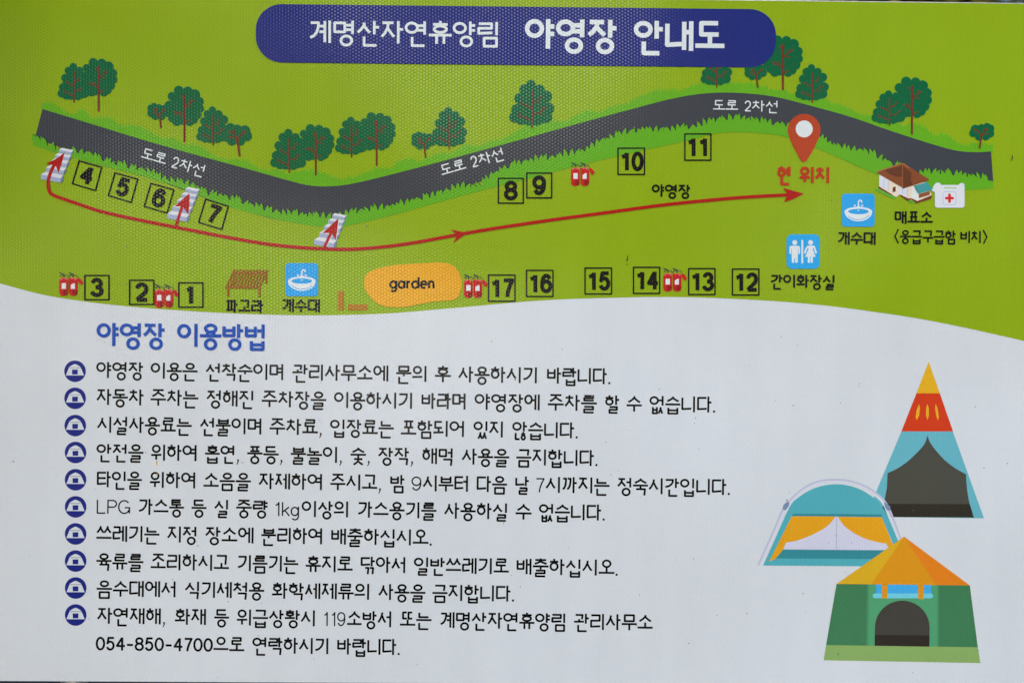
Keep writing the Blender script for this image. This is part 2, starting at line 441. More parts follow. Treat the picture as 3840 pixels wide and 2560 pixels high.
# ------------------------------------------------------------------ the panel itself
def panel():
    c = [(-90, -32), (3925, 16), (3925, 2571), (-90, 2551)]
    V = [((x - 1920) * K, 0.0, (1280 - y) * K) for x, y in c] + [((x - 1920) * K, 0.012, (1280 - y) * K) for x, y in c]
    F = [(3, 2, 1, 0), (4, 5, 6, 7), (0, 1, 5, 4), (1, 2, 6, 5), (2, 3, 7, 6), (3, 0, 4, 7)]
    o = mesh_obj('panel', V, F, vinyl('white_vinyl', (199, 203, 207)), ROOT)
    for (x0, y0, x1, y1) in ((-90, -32, 3925, 16),):
        L = math.hypot(x1 - x0, y1 - y0); nx, ny = (y1 - y0) / L, -(x1 - x0) / L
        rim = []; b = 0
        for yy in (-0.0015, 0.016):
            for px, py in ((x0, y0), (x1, y1), (x1 + nx * 1.6, y1 + ny * 1.6), (x0 + nx * 1.6, y0 + ny * 1.6)):
                rim.append(((px - 1920) * K, yy, (1280 - py) * K))
        FR = [(b, b + 1, b + 2, b + 3), (b + 4, b + 7, b + 6, b + 5), (b, b + 4, b + 5, b + 1), (b + 2, b + 6, b + 7, b + 3), (b, b + 3, b + 7, b + 4), (b + 1, b + 5, b + 6, b + 2)]
        mesh_obj('edge_trim', rim, FR, plain('aluminium', (.5, .5, .5), (.65, .66, .68), 60, .35, .8, .1), ROOT)
    for x in (-1.0, 1.0):
        V, F = [], []
        for k in range(16):
            a = 2 * math.pi * k / 16
            for z in (-ZC - .02, 0.76): V.append((x + .03 * math.cos(a), .048 + .03 * math.sin(a), z))
        F = [(2 * k, (2 * k + 2) % 32, (2 * k + 3) % 32, 2 * k + 1) for k in range(16)] + [tuple(2 * k + 1 for k in range(16))]
        mesh_obj('post', V, F, MATS['aluminium'], ROOT)
panel()

GREEN = vinyl('green_ink', (129, 156, 12))
bot = smooth([(-60, 636), (0, 651), (100, 677), (200, 693), (300, 704), (400, 712), (500, 718), (600, 722), (700, 724), (800, 723), (900, 719), (1000, 711), (1100, 702),
              (1200, 693), (1300, 687), (1400, 684), (1500, 682), (1600, 683), (1700, 687), (1800, 693), (1900, 702), (2000, 715), (2100, 730), (2200, 749), (2300, 771), (2352, 783), (2402, 795)], 4)
one('green_field', P('o', bot[::-1]) + [(-88, -31), (3922, 17)], GREEN, 1, label='lime green map ground with a wavy lower edge')

# ------------------------------------------------------------------ road and grass
roadtop = smooth([(98, 251), (210, 285), (330, 322), (450, 356), (560, 386), (660, 414), (710, 426), (760, 428), (820, 420), (950, 388), (1080, 353), (1200, 320), (1340, 281),
                  (1440, 254), (1540, 228), (1620, 215), (1700, 214), (1780, 223), (1860, 243), (1950, 268), (2040, 299), (2120, 325), (2190, 345), (2240, 350), (2276, 348)], 4)
roadbot = smooth([(x, y + 7) for x, y in [(80, 312), (200, 352), (330, 395), (450, 440), (560, 478), (680, 505), (790, 508), (900, 475), (1060, 425), (1200, 380), (1340, 342), (1440, 312),
                  (1540, 300), (1700, 284), (1800, 300), (1900, 335), (2000, 370), (2100, 405), (2281, 411)]], 4)
random.seed(3)
def strip(top, bot):
    """band between two curves as quads sampled at the same x"""
    def at(c, x):
        for (xa, ya), (xb, yb) in zip(c, c[1:]):
            if xa <= x <= xb: return ya + (yb - ya) * (x - xa) / max(xb - xa, 1e-6)
        return c[0][1] if x < c[0][0] else c[-1][1]
    return at
def blades(curve, n, hmin, hmax, wmin, wmax, lean, seed, clump=0):
    rnd = random.Random(seed); out = []
    L = [0]
    for a, b in zip(curve, curve[1:]): L.append(L[-1] + math.hypot(b[0] - a[0], b[1] - a[1]))
    for i in range(n):
        s = L[-1] * (i + rnd.uniform(.15, .85)) / n
        k = next(j for j in range(1, len(L)) if L[j] >= s)
        t = (s - L[k - 1]) / (L[k] - L[k - 1])
        x = curve[k - 1][0] + (curve[k][0] - curve[k - 1][0]) * t
        y = curve[k - 1][1] + (curve[k][1] - curve[k - 1][1]) * t
        ph = (s % clump) / clump if clump else .5
        h = rnd.uniform(hmin, hmax) * (.55 + .75 * math.sin(math.pi * ph)) if clump else rnd.uniform(hmin, hmax)
        wd = rnd.uniform(wmin, wmax)
        ln = (ph - .5) * 2 * lean + rnd.uniform(-.25, .25)
        tx, ty = x + ln * h, y - h
        mx, my = x + ln * h * .35, y - h * .5
        out.append([(x - wd / 2, y + 5), (mx - wd * .30, my), (tx, ty), (mx + wd * .30, my), (x + wd / 2, y + 5)])
    return out
# soft grass above the road
def fringe(lay, mat, extra, seed, label):
    rnd = random.Random(seed)
    at = strip(roadtop, None)
    top = []
    X = list(range(96, 2282, 4))
    bumps = [(120, 22, 16), (190, 14, 25), (250, 34, 22), (320, 48, 24), (400, 34, 18), (450, 30, 20), (560, 28, 14), (640, 24, 14), (720, 56, 34), (800, 20, 12), (860, 46, 18), (930, 30, 26), (1000, 40, 16), (1070, 26, 18),
             (1130, 24, 12), (1230, 60, 30), (1340, 40, 20), (1410, 30, 14), (1500, 70, 24), (1640, 70, 26), (1720, 60, 22), (1800, 40, 14), (1890, 34, 22), (1930, 50, 16), (2040, 60, 22), (2110, 40, 36), (2170, 30, 30), (2250, 50, 16)]
    P_ = []
    for x in X:
        h = 3 + max([b[2] * math.exp(-((x - b[0]) / b[1]) ** 2) for b in bumps])
        top.append((x, at(roadtop, x) - h * .85))
    polys = [[(a[0], a[1]), (b[0], b[1]), (b[0], at(roadtop, b[0]) + 3), (a[0], at(roadtop, a[0]) + 3)] for a, b in zip(top, top[1:])]
    polys += blades(top, 330, 4 + extra, 9 + extra, 5, 10, .3, seed)
    layer('grass_fringe', [[P('o', q) for q in polys]], mat, lay, label=label)
fringe(2, vinyl('soft_grass_ink', (108, 160, 28)), 3, 5, 'faint outer grass fringe above the grey road')
fringe(3, vinyl('upper_grass_ink', (92, 157, 22)), -1, 6, 'soft green grass fringe above the grey road')
road = one('road', P('o', roadtop + roadbot[::-1]), vinyl('road_ink', (56, 59, 65)), 4, label='dark grey winding two lane road on the map')

gtop = smooth([(76, 314), (110, 335), (150, 352), (190, 352), (240, 370), (290, 385), (340, 396), (370, 412), (430, 424), (480, 448), (520, 456), (560, 468), (620, 486), (680, 494), (760, 500), (800, 494), (850, 484), (900, 478), (950, 464), (1000, 450), (1050, 432), (1100, 428),
               (1150, 394), (1200, 376), (1250, 368), (1300, 358), (1350, 345), (1400, 320), (1450, 305), (1500, 302), (1550, 300), (1600, 292), (1660, 276), (1710, 275), (1760, 285), (1800, 290), (1850, 306), (1900, 330), (1930, 342), (1980, 350), (2030, 370), (2060, 384), (2100, 402), (2140, 398), (2190, 402), (2240, 408), (2281, 416)], 4)
gbot = smooth([(74, 333), (168, 363), (280, 393), (390, 423), (524, 474), (620, 500), (705, 517), (750, 521), (791, 520), (918, 490), (1086, 443), (1200, 414), (1308, 386), (1440, 354), (1568, 326), (1630, 310), (1686, 304), (1760, 308), (1810, 317), (1904, 353), (2011, 400), (2080, 424), (2140, 438), (2216, 437), (2281, 433)], 4)
at = strip(gtop, gbot)
X = [76 + (2281 - 76) * i / 300 for i in range(301)]
band = [[(a, at(gtop, a) + 1), (b, at(gtop, b) + 1), (b, at(gbot, b)), (a, at(gbot, a))] for a, b in zip(X, X[1:])]
bl = blades([(x, y + 1) for x, y in gtop], 225, 10, 14, 11, 14, .7, 11, 66)
bl = [q for q in bl if q[2][0] < 2276]
shade = [[(x + 1.6, y - 1.2) for x, y in q] for q in bl]
gs = layer('grass_outline', [[P('o', q) for q in shade]], vinyl('dark_outline_ink', (36, 50, 34)), 5, label='thin dark outline behind the blades of the roadside grass')
GR = vinyl('lower_grass_ink', (88, 156, 24))
gv = layer('grass_verge', [[P('o', q) for q in band + bl]], GR, 6, label='bright green grass verge with pointed blades below the road')

# ------------------------------------------------------------------ printed trees
CROWN = vinyl('crown_ink', (5, 89, 51)); BARK = vinyl('bark_ink', (104, 40, 28)); LOBE = vinyl('crown_edge_ink', (8, 100, 60))
TA = dict(k='tA', base=(853, 1315), crown=[(735, 230, 105), (925, 240, 100), (1070, 315, 115), (1165, 460, 98), (1175, 605, 92), (1120, 735, 95), (1040, 830, 100), (960, 885, 92), (800, 860, 90), (690, 870, 104), (600, 800, 100), (540, 700, 100),
          (525, 540, 95), (590, 350, 92), (860, 560, 330)],
          limbs=[([(855, 305), (853, 1315)], 42), ([(838, 405), (808, 388), (788, 335)], 20), ([(870, 565), (960, 490), (1065, 430)], 26), ([(958, 495), (968, 440), (1010, 398)], 15), ([(895, 552), (940, 572), (1020, 570)], 16),
                 ([(842, 802), (780, 745), (710, 705), (640, 665)], 27), ([(712, 715), (645, 725)], 20), ([(788, 752), (775, 700), (752, 662)], 17), ([(868, 905), (980, 845)], 23)])
TB = dict(k='tB', base=(683, 1455), crown=[(655, 285, 128), (480, 415, 140), (890, 410, 130), (350, 655, 142), (1060, 600, 158), (1122, 920, 158), (262, 950, 142), (212, 1155, 142), (390, 1200, 160), (550, 1240, 122), (820, 1230, 148), (1070, 1150, 156), (960, 1180, 140), (680, 830, 400), (690, 540, 260), (640, 1000, 380), (900, 1000, 250), (430, 1000, 200)],
          limbs=[([(687, 435), (683, 1320), (688, 1455)], 44), ([(700, 772), (810, 735), (890, 660), (950, 575)], 30), ([(820, 760), (895, 770)], 24), ([(890, 650), (890, 580)], 22), ([(660, 915), (560, 885), (460, 810), (405, 745)], 30), ([(450, 830), (370, 785)], 22), ([(590, 880), (560, 820)], 20),
                 ([(700, 1070), (830, 1050), (970, 970), (1095, 885)], 30), ([(850, 1062), (970, 1090)], 22), ([(965, 965), (970, 870)], 20), ([(655, 1230), (560, 1215), (420, 1140), (310, 1035)], 30), ([(400, 1140), (270, 1125)], 22), ([(550, 1200), (510, 1110)], 20)])
TC = dict(k='tA', base=(2013, 1606), crown=[(1820, 1005, 98), (1960, 1035, 95), (2120, 1075, 118), (2165, 1180, 108), (2020, 1275, 108), (1850, 1270, 110), (1740, 1190, 112), (1740, 1060, 112), (1950, 1150, 195)],
          limbs=[([(1960, 1270), (1985, 1390), (2013, 1606)], 46), ([(1965, 1290), (1925, 1200), (1880, 1120), (1830, 1062)], 34), ([(1870, 1112), (1780, 1112)], 22), ([(1896, 1145), (1888, 1045)], 24), ([(1905, 1208), (1850, 1212), (1778, 1194)], 24), ([(1850, 1212), (1808, 1235)], 18),
                 ([(1965, 1290), (2000, 1210), (2060, 1130), (2145, 1058)], 32), ([(2070, 1125), (2155, 1138)], 20)])
HT = {'A': (TA, 180.0), 'B': (TB, 143.0), 'C': (TC, 101.0)}
def tree(kind, base, h, label, sx=1.0, flip=1, lay=8, cut=0.0):
    T, H = HT[kind]; s = h / H; k = S(T['k']) * s; bx, by = T['base']
    def m(p): return (base[0] + flip * (p[0] - bx) * k * sx, base[1] + (p[1] - by) * k)
    cr = [ell(*m((x, y)), r * k * (sx + 1) / 2, None, 22) for x, y, r in T['crown']]
    c = layer('tree_picture', [cr], LOBE, lay, label=label)
    lim = []
    for pts, wd in T['limbs']:
        q = [m(p) for p in pts]
        if cut and pts is T['limbs'][0][0]: q[-1] = (q[-1][0], q[-1][1] - cut)
        lim += ribbon(q, wd * k)
    inner = [[( (x - base[0]) * 1 + base[0], y) for x, y in ell(*m((x_, y_)), r * k * (sx + 1) / 2 - 2.2, None, 22)] for x_, y_, r in T['crown']]
    layer('crown', [inner], CROWN, lay + .4, c)
    layer('trunk', [lim], BARK, lay + .9, c)
# (kind, crop, base x, base y, height in print units, x-scale, flip, label)
for ti, (kd, k, x, y, h, sx, fl, lb) in enumerate([
    ('B', 'a', 508, 705, 118, .86, 1, 'small cone shaped printed tree at the far left, beside the first round tree'),
    ('A', 'a', 676, 765, 170, 1, 1, 'round printed tree at the far left above the start of the road'),
    ('C', 'a', 1103, 877, 76, 1, 1, 'tiny forked printed tree left of the second round tree'),
    ('A', 'a', 1262, 973, 179, 1, 1, 'second round printed tree from the left'),
    ('C', 'a', 1640, 1070, 101, 1, 1, 'forked printed tree right of a cone shaped one above the road lettering'),
    ('B', 'a', 1459, 998, 116, .9, 1, 'cone shaped printed tree between the second round tree and a forked one'),
    ('B', 'a', 1978, 1183, 130, .9, 1, 'cone shaped printed tree left of the third round tree'),
    ('B', 'b', 70, 1078, 121, .84, 1, 'cone shaped printed tree between the two round trees over the dip of the road'),
    ('A', 'a', 2160, 1200, 162, 1.06, 1, 'third round printed tree from the left, over the dip of the road'),
    ('A', 'b', 242, 1135, 170, 1.02, 1, 'fourth round printed tree from the left, right of the road dip'),
    ('C', 'b', 578, 1082, 80, 1, 1, 'small forked printed tree left of a cone shaped one in the middle'),
    ('B', 'b', 737, 1023, 125, .9, 1, 'cone shaped printed tree above the middle road lettering'),
    ('B', 'b', 1304, 880, 143, 1, 1, 'large cone shaped printed tree standing alone under the blue title'),
    ('B', 'c', 231, 603, 112, .88, 1, 'printed tree half hidden under the blue title banner, left one'),
    ('C', 'c', 513, 603, 74, 1, 1, 'small forked printed tree hidden partly by the lower right of the title banner'),
    ('A', 'c', 684, 640, 184, 1.0, 1, 'round printed tree beside the right end of the title banner'),
    ('B', 'c', 884, 707, 115, .92, 1, 'cone shaped printed tree above the red location pin'),
    ('B', 'c', 1411, 862, 104, 1.08, 1, 'cone shaped printed tree left of the rightmost round tree'),
    ('A', 'c', 1566, 922, 184, 1, 1, 'rightmost round printed tree'),
    ('C', 'c', 2027, 1018, 78, 1.06, -1, 'tiny forked printed tree at the right end of the road')]):
    tree(kd, P(k, [(x, y)])[0], h, lb, sx, fl, 7.1 + (ti % 3) * 1.2, cut=12 if (kd, x) in (('A', 684),) else 0)

# ------------------------------------------------------------------ title banner
def banner():
    r = 97
    def m(p):   # the print runs very slightly downhill to the right
        return (p[0], p[1] + (p[0] - 960) * .0105)
    q = [m(p) for p in rrect(960, 17, 2909, 235, r, 10)]
    o = one('title_banner', q, vinyl('navy_ink', (28, 38, 108)), 11, label='dark blue rounded title banner with white Korean lettering')
    WH = vinyl('title_ink', (205, 212, 224))
    t = run('계명산자연휴양림', P('a', [(2110, 144)])[0], P('b', [(1088, 154)])[0], 84, 10.0)
    layer('title_lettering', t, WH, 12, o, 'thin white lettering, first part of the title')
    layer('title_lettering', run('야영장', P('b', [(1256, 133)])[0], P('b', [(1892, 141)])[0], 111, 16.8), WH, 12, o, 'bold white first word after the thin part of the title')
    layer('title_lettering', run('안내도', P('b', [(2000, 146)])[0], P('c', [(290, 152)])[0], 111, 16.8), WH, 12, o, 'bold white last word of the title')
banner()

# ------------------------------------------------------------------ numbered pitch boxes
def numbox(num, cs, two):
    c = cs
    fr = ribbon(c + [c[0], c[1]], 5.4)
    o = layer('number_box', [fr], BLACK, 9, label='black square outline holding the number %s' % num)
    def m(p): return (c[0][0] + (c[1][0] - c[0][0]) * p[0] + (c[3][0] - c[0][0]) * p[1], c[0][1] + (c[1][1] - c[0][1]) * p[0] + (c[3][1] - c[0][1]) * p[1])
    G = []
    if not two: boxes = [(.30, .17, .70, .81)]; sw = 15.2
    else: boxes = [(.10, .20, .46, .80), (.58, .20, .90, .80)]; sw = 14.4
    for i, (d, b) in enumerate(zip(num, boxes)):
        if d == '1':
            b = (b[0] - .02, b[1], b[2] - (.02 if two else -.0), b[3])
            if not two: b = (.25, .17, .58, .81)
            elif i == 1: b = (b[0] - .08, b[1], b[2] - .02, b[3])
            elif i == 0: b = (.04, .205, .42, .80)
        G.append(glyph_polys(GL[d][0], lambda p: m((b[0] + (b[2] - b[0]) * p[0], b[1] + (b[3] - b[1]) * p[1])), sw))
    layer('digits', G, BLACK, 9, o)
def rect(k, x0, y0, x1, y1): return P(k, [(x0, y0), (x1, y0), (x1, y1), (x0, y1)])
for num, cs in [('3', rect('d', 582, 425, 747, 590)), ('2', rect('d', 888, 457, 1053, 622)), ('1', rect('d', 1224, 475, 1389, 641)),
                ('17', rect('e', 1006, 422, 1187, 600)), ('16', rect('e', 1266, 390, 1447, 568)), ('15', rect('e', 1666, 374, 1847, 551)), ('14', rect('e', 1997, 369, 2176, 547)),
                ('13', rect('f', 40, 378, 220, 555)), ('12', rect('f', 339, 381, 520, 558)), ('8', rect('b', 1074, 1221, 1244, 1390)), ('9', rect('b', 1268, 1185, 1438, 1354)),
                ('10', rect('b', 1891, 1015, 2072, 1194)), ('11', rect('c', 14, 918, 192, 1097)),
                ('4', P('a', [(543, 1102), (697, 1145), (655, 1304), (497, 1257)])), ('5', P('a', [(788, 1183), (943, 1226), (899, 1385), (743, 1338)])),
                ('6', P('a', [(1034, 1255), (1190, 1299), (1144, 1458), (988, 1412)])), ('7', P('a', [(1407, 1363), (1562, 1411), (1518, 1569), (1360, 1521)]))]:
    numbox(num, cs, len(num) == 2)

# ------------------------------------------------------------------ stairs and route
STEPS = [
 ([(895, 245), (985, 180), (1395, 265), (1320, 335)], [(895, 245), (1320, 335), (1315, 440), (885, 330)], [(1320, 335), (1395, 265), (1380, 340), (1315, 440)]),
 ([(760, 430), (875, 355), (1315, 440), (1240, 525)], [(760, 430), (1240, 525), (1235, 635), (750, 535)], [(1240, 525), (1320, 450), (1310, 540), (1235, 635)]),
 ([(610, 640), (750, 545), (1235, 635), (1155, 735)], [(610, 640), (1155, 735), (1150, 865), (605, 755)], [(1155, 735), (1240, 650), (1225, 770), (1150, 865)]),
 ([(450, 860), (620, 760), (1150, 875), (1055, 975)], [(450, 860), (1055, 975), (1050, 1105), (440, 1010)], [(1055, 975), (1140, 880), (1140, 990), (1050, 1110)]),
 ([(270, 1100), (440, 1000), (1045, 1120), (945, 1235)], [(270, 1100), (945, 1235), (940, 1385), (260, 1265)], [(945, 1235), (1045, 1140), (1040, 1280), (975, 1380), (940, 1385)])]
for ox, oy, lb in ((1177.6, 799.5, 'grey printed stairs at the lowest bend of the road'), (153.8, 555.2, 'grey printed stairs at the left end of the road'), (626.9, 701.5, 'grey printed stairs between boxes 6 and 7')):
    f = lambda q: [(ox + (x - 255) / 9.225, oy + (y - 180) / 9.225) for x, y in q]
    s = layer('stairs_picture', [[f(a)] for a, b, c in STEPS], vinyl('tread_ink', (205, 205, 211)), 9, label=lb)
    layer('risers', [[f(b)] for a, b, c in STEPS], vinyl('riser_ink', (148, 158, 184)), 9.2, s)
    layer('stair_sides', [[f(c)] for a, b, c in STEPS], vinyl('stair_side_ink', (104, 120, 148)), 9.2, s)

route = smooth([(207, 616), (195, 639), (184.4, 670), (182, 693), (186, 716), (197, 730), (232, 744), (300, 767), (406, 800), (658, 852), (932, 904), (1100, 926), (1280, 935), (1417, 928), (1554, 910), (1697, 884), (1828, 861),
                (2048, 828), (2212, 806), (2322, 791), (2440, 775), (2560, 761), (2779, 741), (2960, 731)], 4)
rp = ribbon(route, 12.4)
rp += [P('c', [(827, 1326), (745, 1303), (685, 1285), (715, 1330), (692, 1385), (755, 1362)])]
rp += [P('e', [(865, 134), (800, 122), (747, 110), (792, 150), (765, 204), (815, 168)])]
rp += [P('s', [(680, 340), (540, 460), (440, 520), (240, 605), (250, 635), (400, 645), (470, 690), (530, 845), (600, 640), (640, 500)])]
rp += [P('st', [(1105, 360), (555, 875), (800, 865), (885, 910), (1015, 1115), (1060, 760)])] + ribbon(P('st', [(850, 860), (600, 1400)]), 10.8)
rp += [P('a', [(1298, 1322), (1195, 1413), (1237, 1412), (1258, 1424), (1290, 1466), (1298, 1400)])] + ribbon(P('a', [(1248, 1412), (1204, 1548)]), 10.8)
layer('route_arrow', [rp], RED, 10.5, label='long dark red route line with arrowheads')
halo = ribbon(P('st', [(1120, 380), (1075, 770), (1028, 1125)]), 2.2) + ribbon(P('st', [(900, 930), (700, 1330)]), 1.8)
layer('arrow_halo', [halo], WHITE, 10.2)

# ------------------------------------------------------------------ fire extinguishers
EXR = vinyl('extinguisher_ink', (176, 26, 26)); EXD = vinyl('extinguisher_dark_ink', (128, 18, 18)); EXL = vinyl('extinguisher_shine_ink', (222, 120, 120)); MET = vinyl('metal_ink', (50, 56, 60))
for k, x, y, lb in (('x', 155, 405, 'pair of red extinguishers left of box 3'), ('d', 1060, 485, 'pair of red extinguishers between boxes 2 and 1'), ('e', 838, 418, 'pair of red extinguishers left of box 17'),
                ('e', 2200, 375, 'pair of red extinguishers between boxes 14 and 13'), ('b', 1570, 1113, 'pair of red extinguishers above the route, between boxes 9 and 10')):
    ox, oy = P(k, [(x, y)])[0]
    f = lambda q: [(ox + (a - 155) / 6.533, oy + (b - 405) / 6.533) for a, b in q]
    z = 1 / 6.533
    o = layer('extinguisher_picture', [[f(rrect(155, 525, 372, 980, 95))], [f(rrect(388, 525, 602, 980, 95)), f([(378, 545), (470, 530), (470, 640), (385, 660)])], [f([(598, 560), (615, 540), (665, 545), (742, 655), (690, 715), (655, 690), (600, 600)])]], EXR, 9.6, label=lb)
    layer('shadow_side', [[f(rrect(250, 830, 360, 960, 40))], [f(rrect(480, 830, 590, 960, 40))]], EXD, 9.9, o)
    layer('shine', [ribbon(f(arc(265, 625, 80, 85, 200, 330, 8)), 16 * z), ribbon(f(arc(492, 620, 78, 80, 235, 335, 8)), 16 * z)], EXL, 9.9, o)
    each('paper_label', [[f([(213, 665), (318, 665), (318, 805), (213, 805)])], [f([(438, 712), (500, 668), (538, 668), (538, 805), (438, 805)])]], WHITE, 9.9, o)
    hs = []
    for d in (0, 225):
        hs += ribbon(f([(160 + d, 408), (265 + d, 447), (268 + d, 520)]), 26 * z) + ribbon(f([(165 + d, 495), (235 + d, 455)]), 20 * z)
        hs += ribbon(f([(280 + d, 468), (345 + d, 470), (372 + d, 505), (390 + d, 540)]), 14 * z)
    layer('valve_and_hose', [hs], MET, 10, o)

# ------------------------------------------------------------------ icons
def sink(dx, dy, lb):
    f = lambda q: [(x + dx, y + dy) for x, y in P('p', q)]
    z = 1 / 5.6
    BL = vinyl('icon_blue_ink', (36, 148, 214))
    o = one('sink_icon', f(rrect(1402, 95, 2092, 787, 78)), BL, 9.5, label=lb)
    bowl = [f(arc(1750, 470, 290, 95, 180, 360, 20) + arc(1750, 470, 290, 205, 0, 180, 24))]
    layer('basin', [bowl], WHITE, 9.9, o)
    layer('basin_water', [[f(ell(1750, 470, 217, 57))], ribbon(f(arc(1750, 470, 250, 172, 28, 150, 14)), 13 * z)], BL, 10.2, o)
    tap = ribbon(f([(1750, 378), (1750, 290), (1756, 252), (1780, 232), (1808, 240), (1820, 262), (1820, 284)]), 27 * z) + [f([(1705, 374), (1725, 358), (1780, 358), (1798, 374)])]
    for cx in (1675, 1830): tap += ribbon(f([(cx - 20, 330), (cx + 20, 366)]), 15 * z) + ribbon(f([(cx + 20, 330), (cx - 20, 366)]), 15 * z)
    tap += [f(ell(1750, 448, 15))]
    layer('tap', [tap], WHITE, 10.5, o)
sink(0, 0, 'blue square washing basin icon left of the orange garden')
sx_, sy_ = P('r', [(1080, 105)])[0]; tx_, ty_ = P('p', [(1402, 95)])[0]
sink(sx_ - tx_, sy_ - ty_, 'blue square washing basin icon below the small house')
def toilet():
    f = lambda q: P('r', q); z = 1 / 3.92
    o = one('restroom_icon', f(rrect(270, 702, 757, 1207, 82)), vinyl('restroom_blue_ink', (34, 150, 218)), 9.5, label='blue square restroom icon with a man and a woman')
    man = [f(ell(390, 822, 36)), f(rrect(344, 874, 434.7, 1052, 6)), f(rrect(346, 1031, 383, 1122, 17)), f(rrect(395, 1033, 433, 1121, 17)), f(rrect(313, 869, 465, 912, 30))]
    man += ribbon(f([(325.5, 893), (324.6, 978)]), 26 * z) + ribbon(f([(453, 894), (453.8, 979)]), 26 * z) + [f(ell(324.7, 979, 13, None, 13)), f(ell(453.6, 980, 13, None, 13))]
    layer('man_figure', [man], WHITE, 9.9, o)
    wom = [f(ell(622, 822, 36)), f([(580, 872), (665, 872), (655, 920), (695, 1032), (541, 1032), (592, 920)]), f(rrect(581, 1020, 613, 1122, 15)), f(rrect(623, 1020, 655, 1122, 15))]
    wom += ribbon(f([(575, 888), (560, 910), (536, 980)]), 26 * z) + ribbon(f([(670, 888), (684, 912), (704, 980)]), 26 * z) + [f(rrect(565, 868, 684, 896, 14))]
    layer('woman_figure', [wom], WHITE, 9.9, o)
    one('dividing_line', f(rrect(486, 783, 513, 1130, 10)), WHITE, 9.9, o)
toilet()
def house():
    f = lambda q: P('hs', q); z = 1 / 5.6
    o = one('ticket_house_picture', f([(200, 425), (690, 650), (1190, 580), (1300, 860), (1000, 985), (830, 940), (630, 840), (560, 895), (480, 850), (195, 670)]), vinyl('house_wall_ink', (222, 200, 178)), 9.5, label='small printed ticket house with a brown roof and teal awning')
    each('base_course', [[f([(190, 668), (470, 838), (480, 870), (185, 712)])], [f([(635, 838), (815, 925), (880, 915), (1000, 978), (1300, 855), (1310, 885), (1290, 930), (985, 1028), (870, 945), (812, 980), (640, 865)])]], vinyl('brown_base_ink', (112, 54, 30)), 9.8, o)
    each('window', [[f([(205, 430), (395, 545), (395, 775), (205, 655)])], [f([(605, 675), (795, 700), (795, 895), (605, 815)])]], vinyl('glass_ink', (200, 202, 220)), 9.8, o)
    each('window_bars', [ribbon(f([(298, 490), (298, 715)]), 1.4), ribbon(f([(388, 540), (388, 770)]), 1.6), ribbon(f([(690, 700), (690, 855)]), 1.6), ribbon(f([(795, 700), (795, 900)]), 1.4)], vinyl('bar_ink', (160, 160, 185)), 10, o)
    one('door', f([(483, 695), (545, 670), (545, 775), (483, 798)]), vinyl('door_ink', (95, 50, 35)), 9.9, o)
    layer('pale_wall', [[f([(880, 700), (940, 660), (1030, 800), (1030, 940), (985, 968), (870, 915)])]], vinyl('pale_wall_ink', (232, 218, 205)), 9.9, o)
    one('counter', f([(1030, 830), (1262, 760), (1262, 850), (1030, 918)]), vinyl('counter_ink', (128, 78, 48)), 10, o)
    one('awning', f([(920, 658), (1190, 580), (1330, 735), (1015, 830)]), vinyl('awning_ink', (60, 140, 140)), 10.1, o, 'teal awning')
    layer('awning_edge', [ribbon(f([(918, 660), (985, 760), (1008, 828)]), 4)], WHITE, 10.1, o)
    rf = one('roof', f([(140, 360), (690, 172), (1245, 520), (1240, 548), (700, 722), (685, 700), (200, 420)]), vinyl('roof_ink', (122, 66, 36)), 10.2, o, 'brown roof')
    each('roof_shade', [[f([(300, 330), (680, 240), (685, 470), (560, 470), (430, 420)])], [f([(700, 245), (880, 390), (860, 520), (900, 640), (700, 700), (690, 480)])]], vinyl('roof_dark_ink', (92, 50, 28)), 10.4, o)
    layer('roof_edge', [ribbon(f([(690, 225), (688, 715)]), 1.4), ribbon(f([(150, 365), (690, 190), (830, 280)]), 3.5)], vinyl('roof_edge_ink', (160, 96, 58)), 10.5, o)
    rnd = random.Random(4)
    hed = [f(ell(150 + (520 - 150) * i / 12, 735 + (910 - 735) * i / 12 + rnd.uniform(-8, 8), 30, None, 10)) for i in range(13)]
    layer('hedge', [hed, [f(ell(860, 970, 45, None, 10)), f(ell(905, 990, 38, None, 10))]], vinyl('hedge_ink', (86, 160, 50)), 9.4, o)
    a = layer('first_aid_picture', [[f(rrect(1365, 640, 1990, 1120, 60)), f(rrect(1360, 592, 1500, 720, 60)), f(rrect(1870, 600, 1990, 720, 55)), f([(1300, 760), (1350, 640), (1400, 620), (1400, 810)])]], vinyl('aid_box_ink', (206, 207, 222)), 10.8, label='white first aid box picture with a red cross')
    one('handle_slot', f([(1560, 695), (1815, 698), (1815, 718), (1560, 712)]), vinyl('slot_ink', (120, 168, 40)), 11.1, a)
    q = f(rrect(1537, 782, 1808, 1055, 40))
    layer('square_outline', [ribbon(q + q[:2], 1.6)], vinyl('outline_blue_ink', (130, 170, 192)), 11.1, a)
    layer('red_cross', [[f(rrect(1580, 890, 1765, 945, 22)), f(rrect(1645, 822, 1702, 1015, 22))]], vinyl('cross_ink', (198, 36, 38)), 11.3, a)
house()
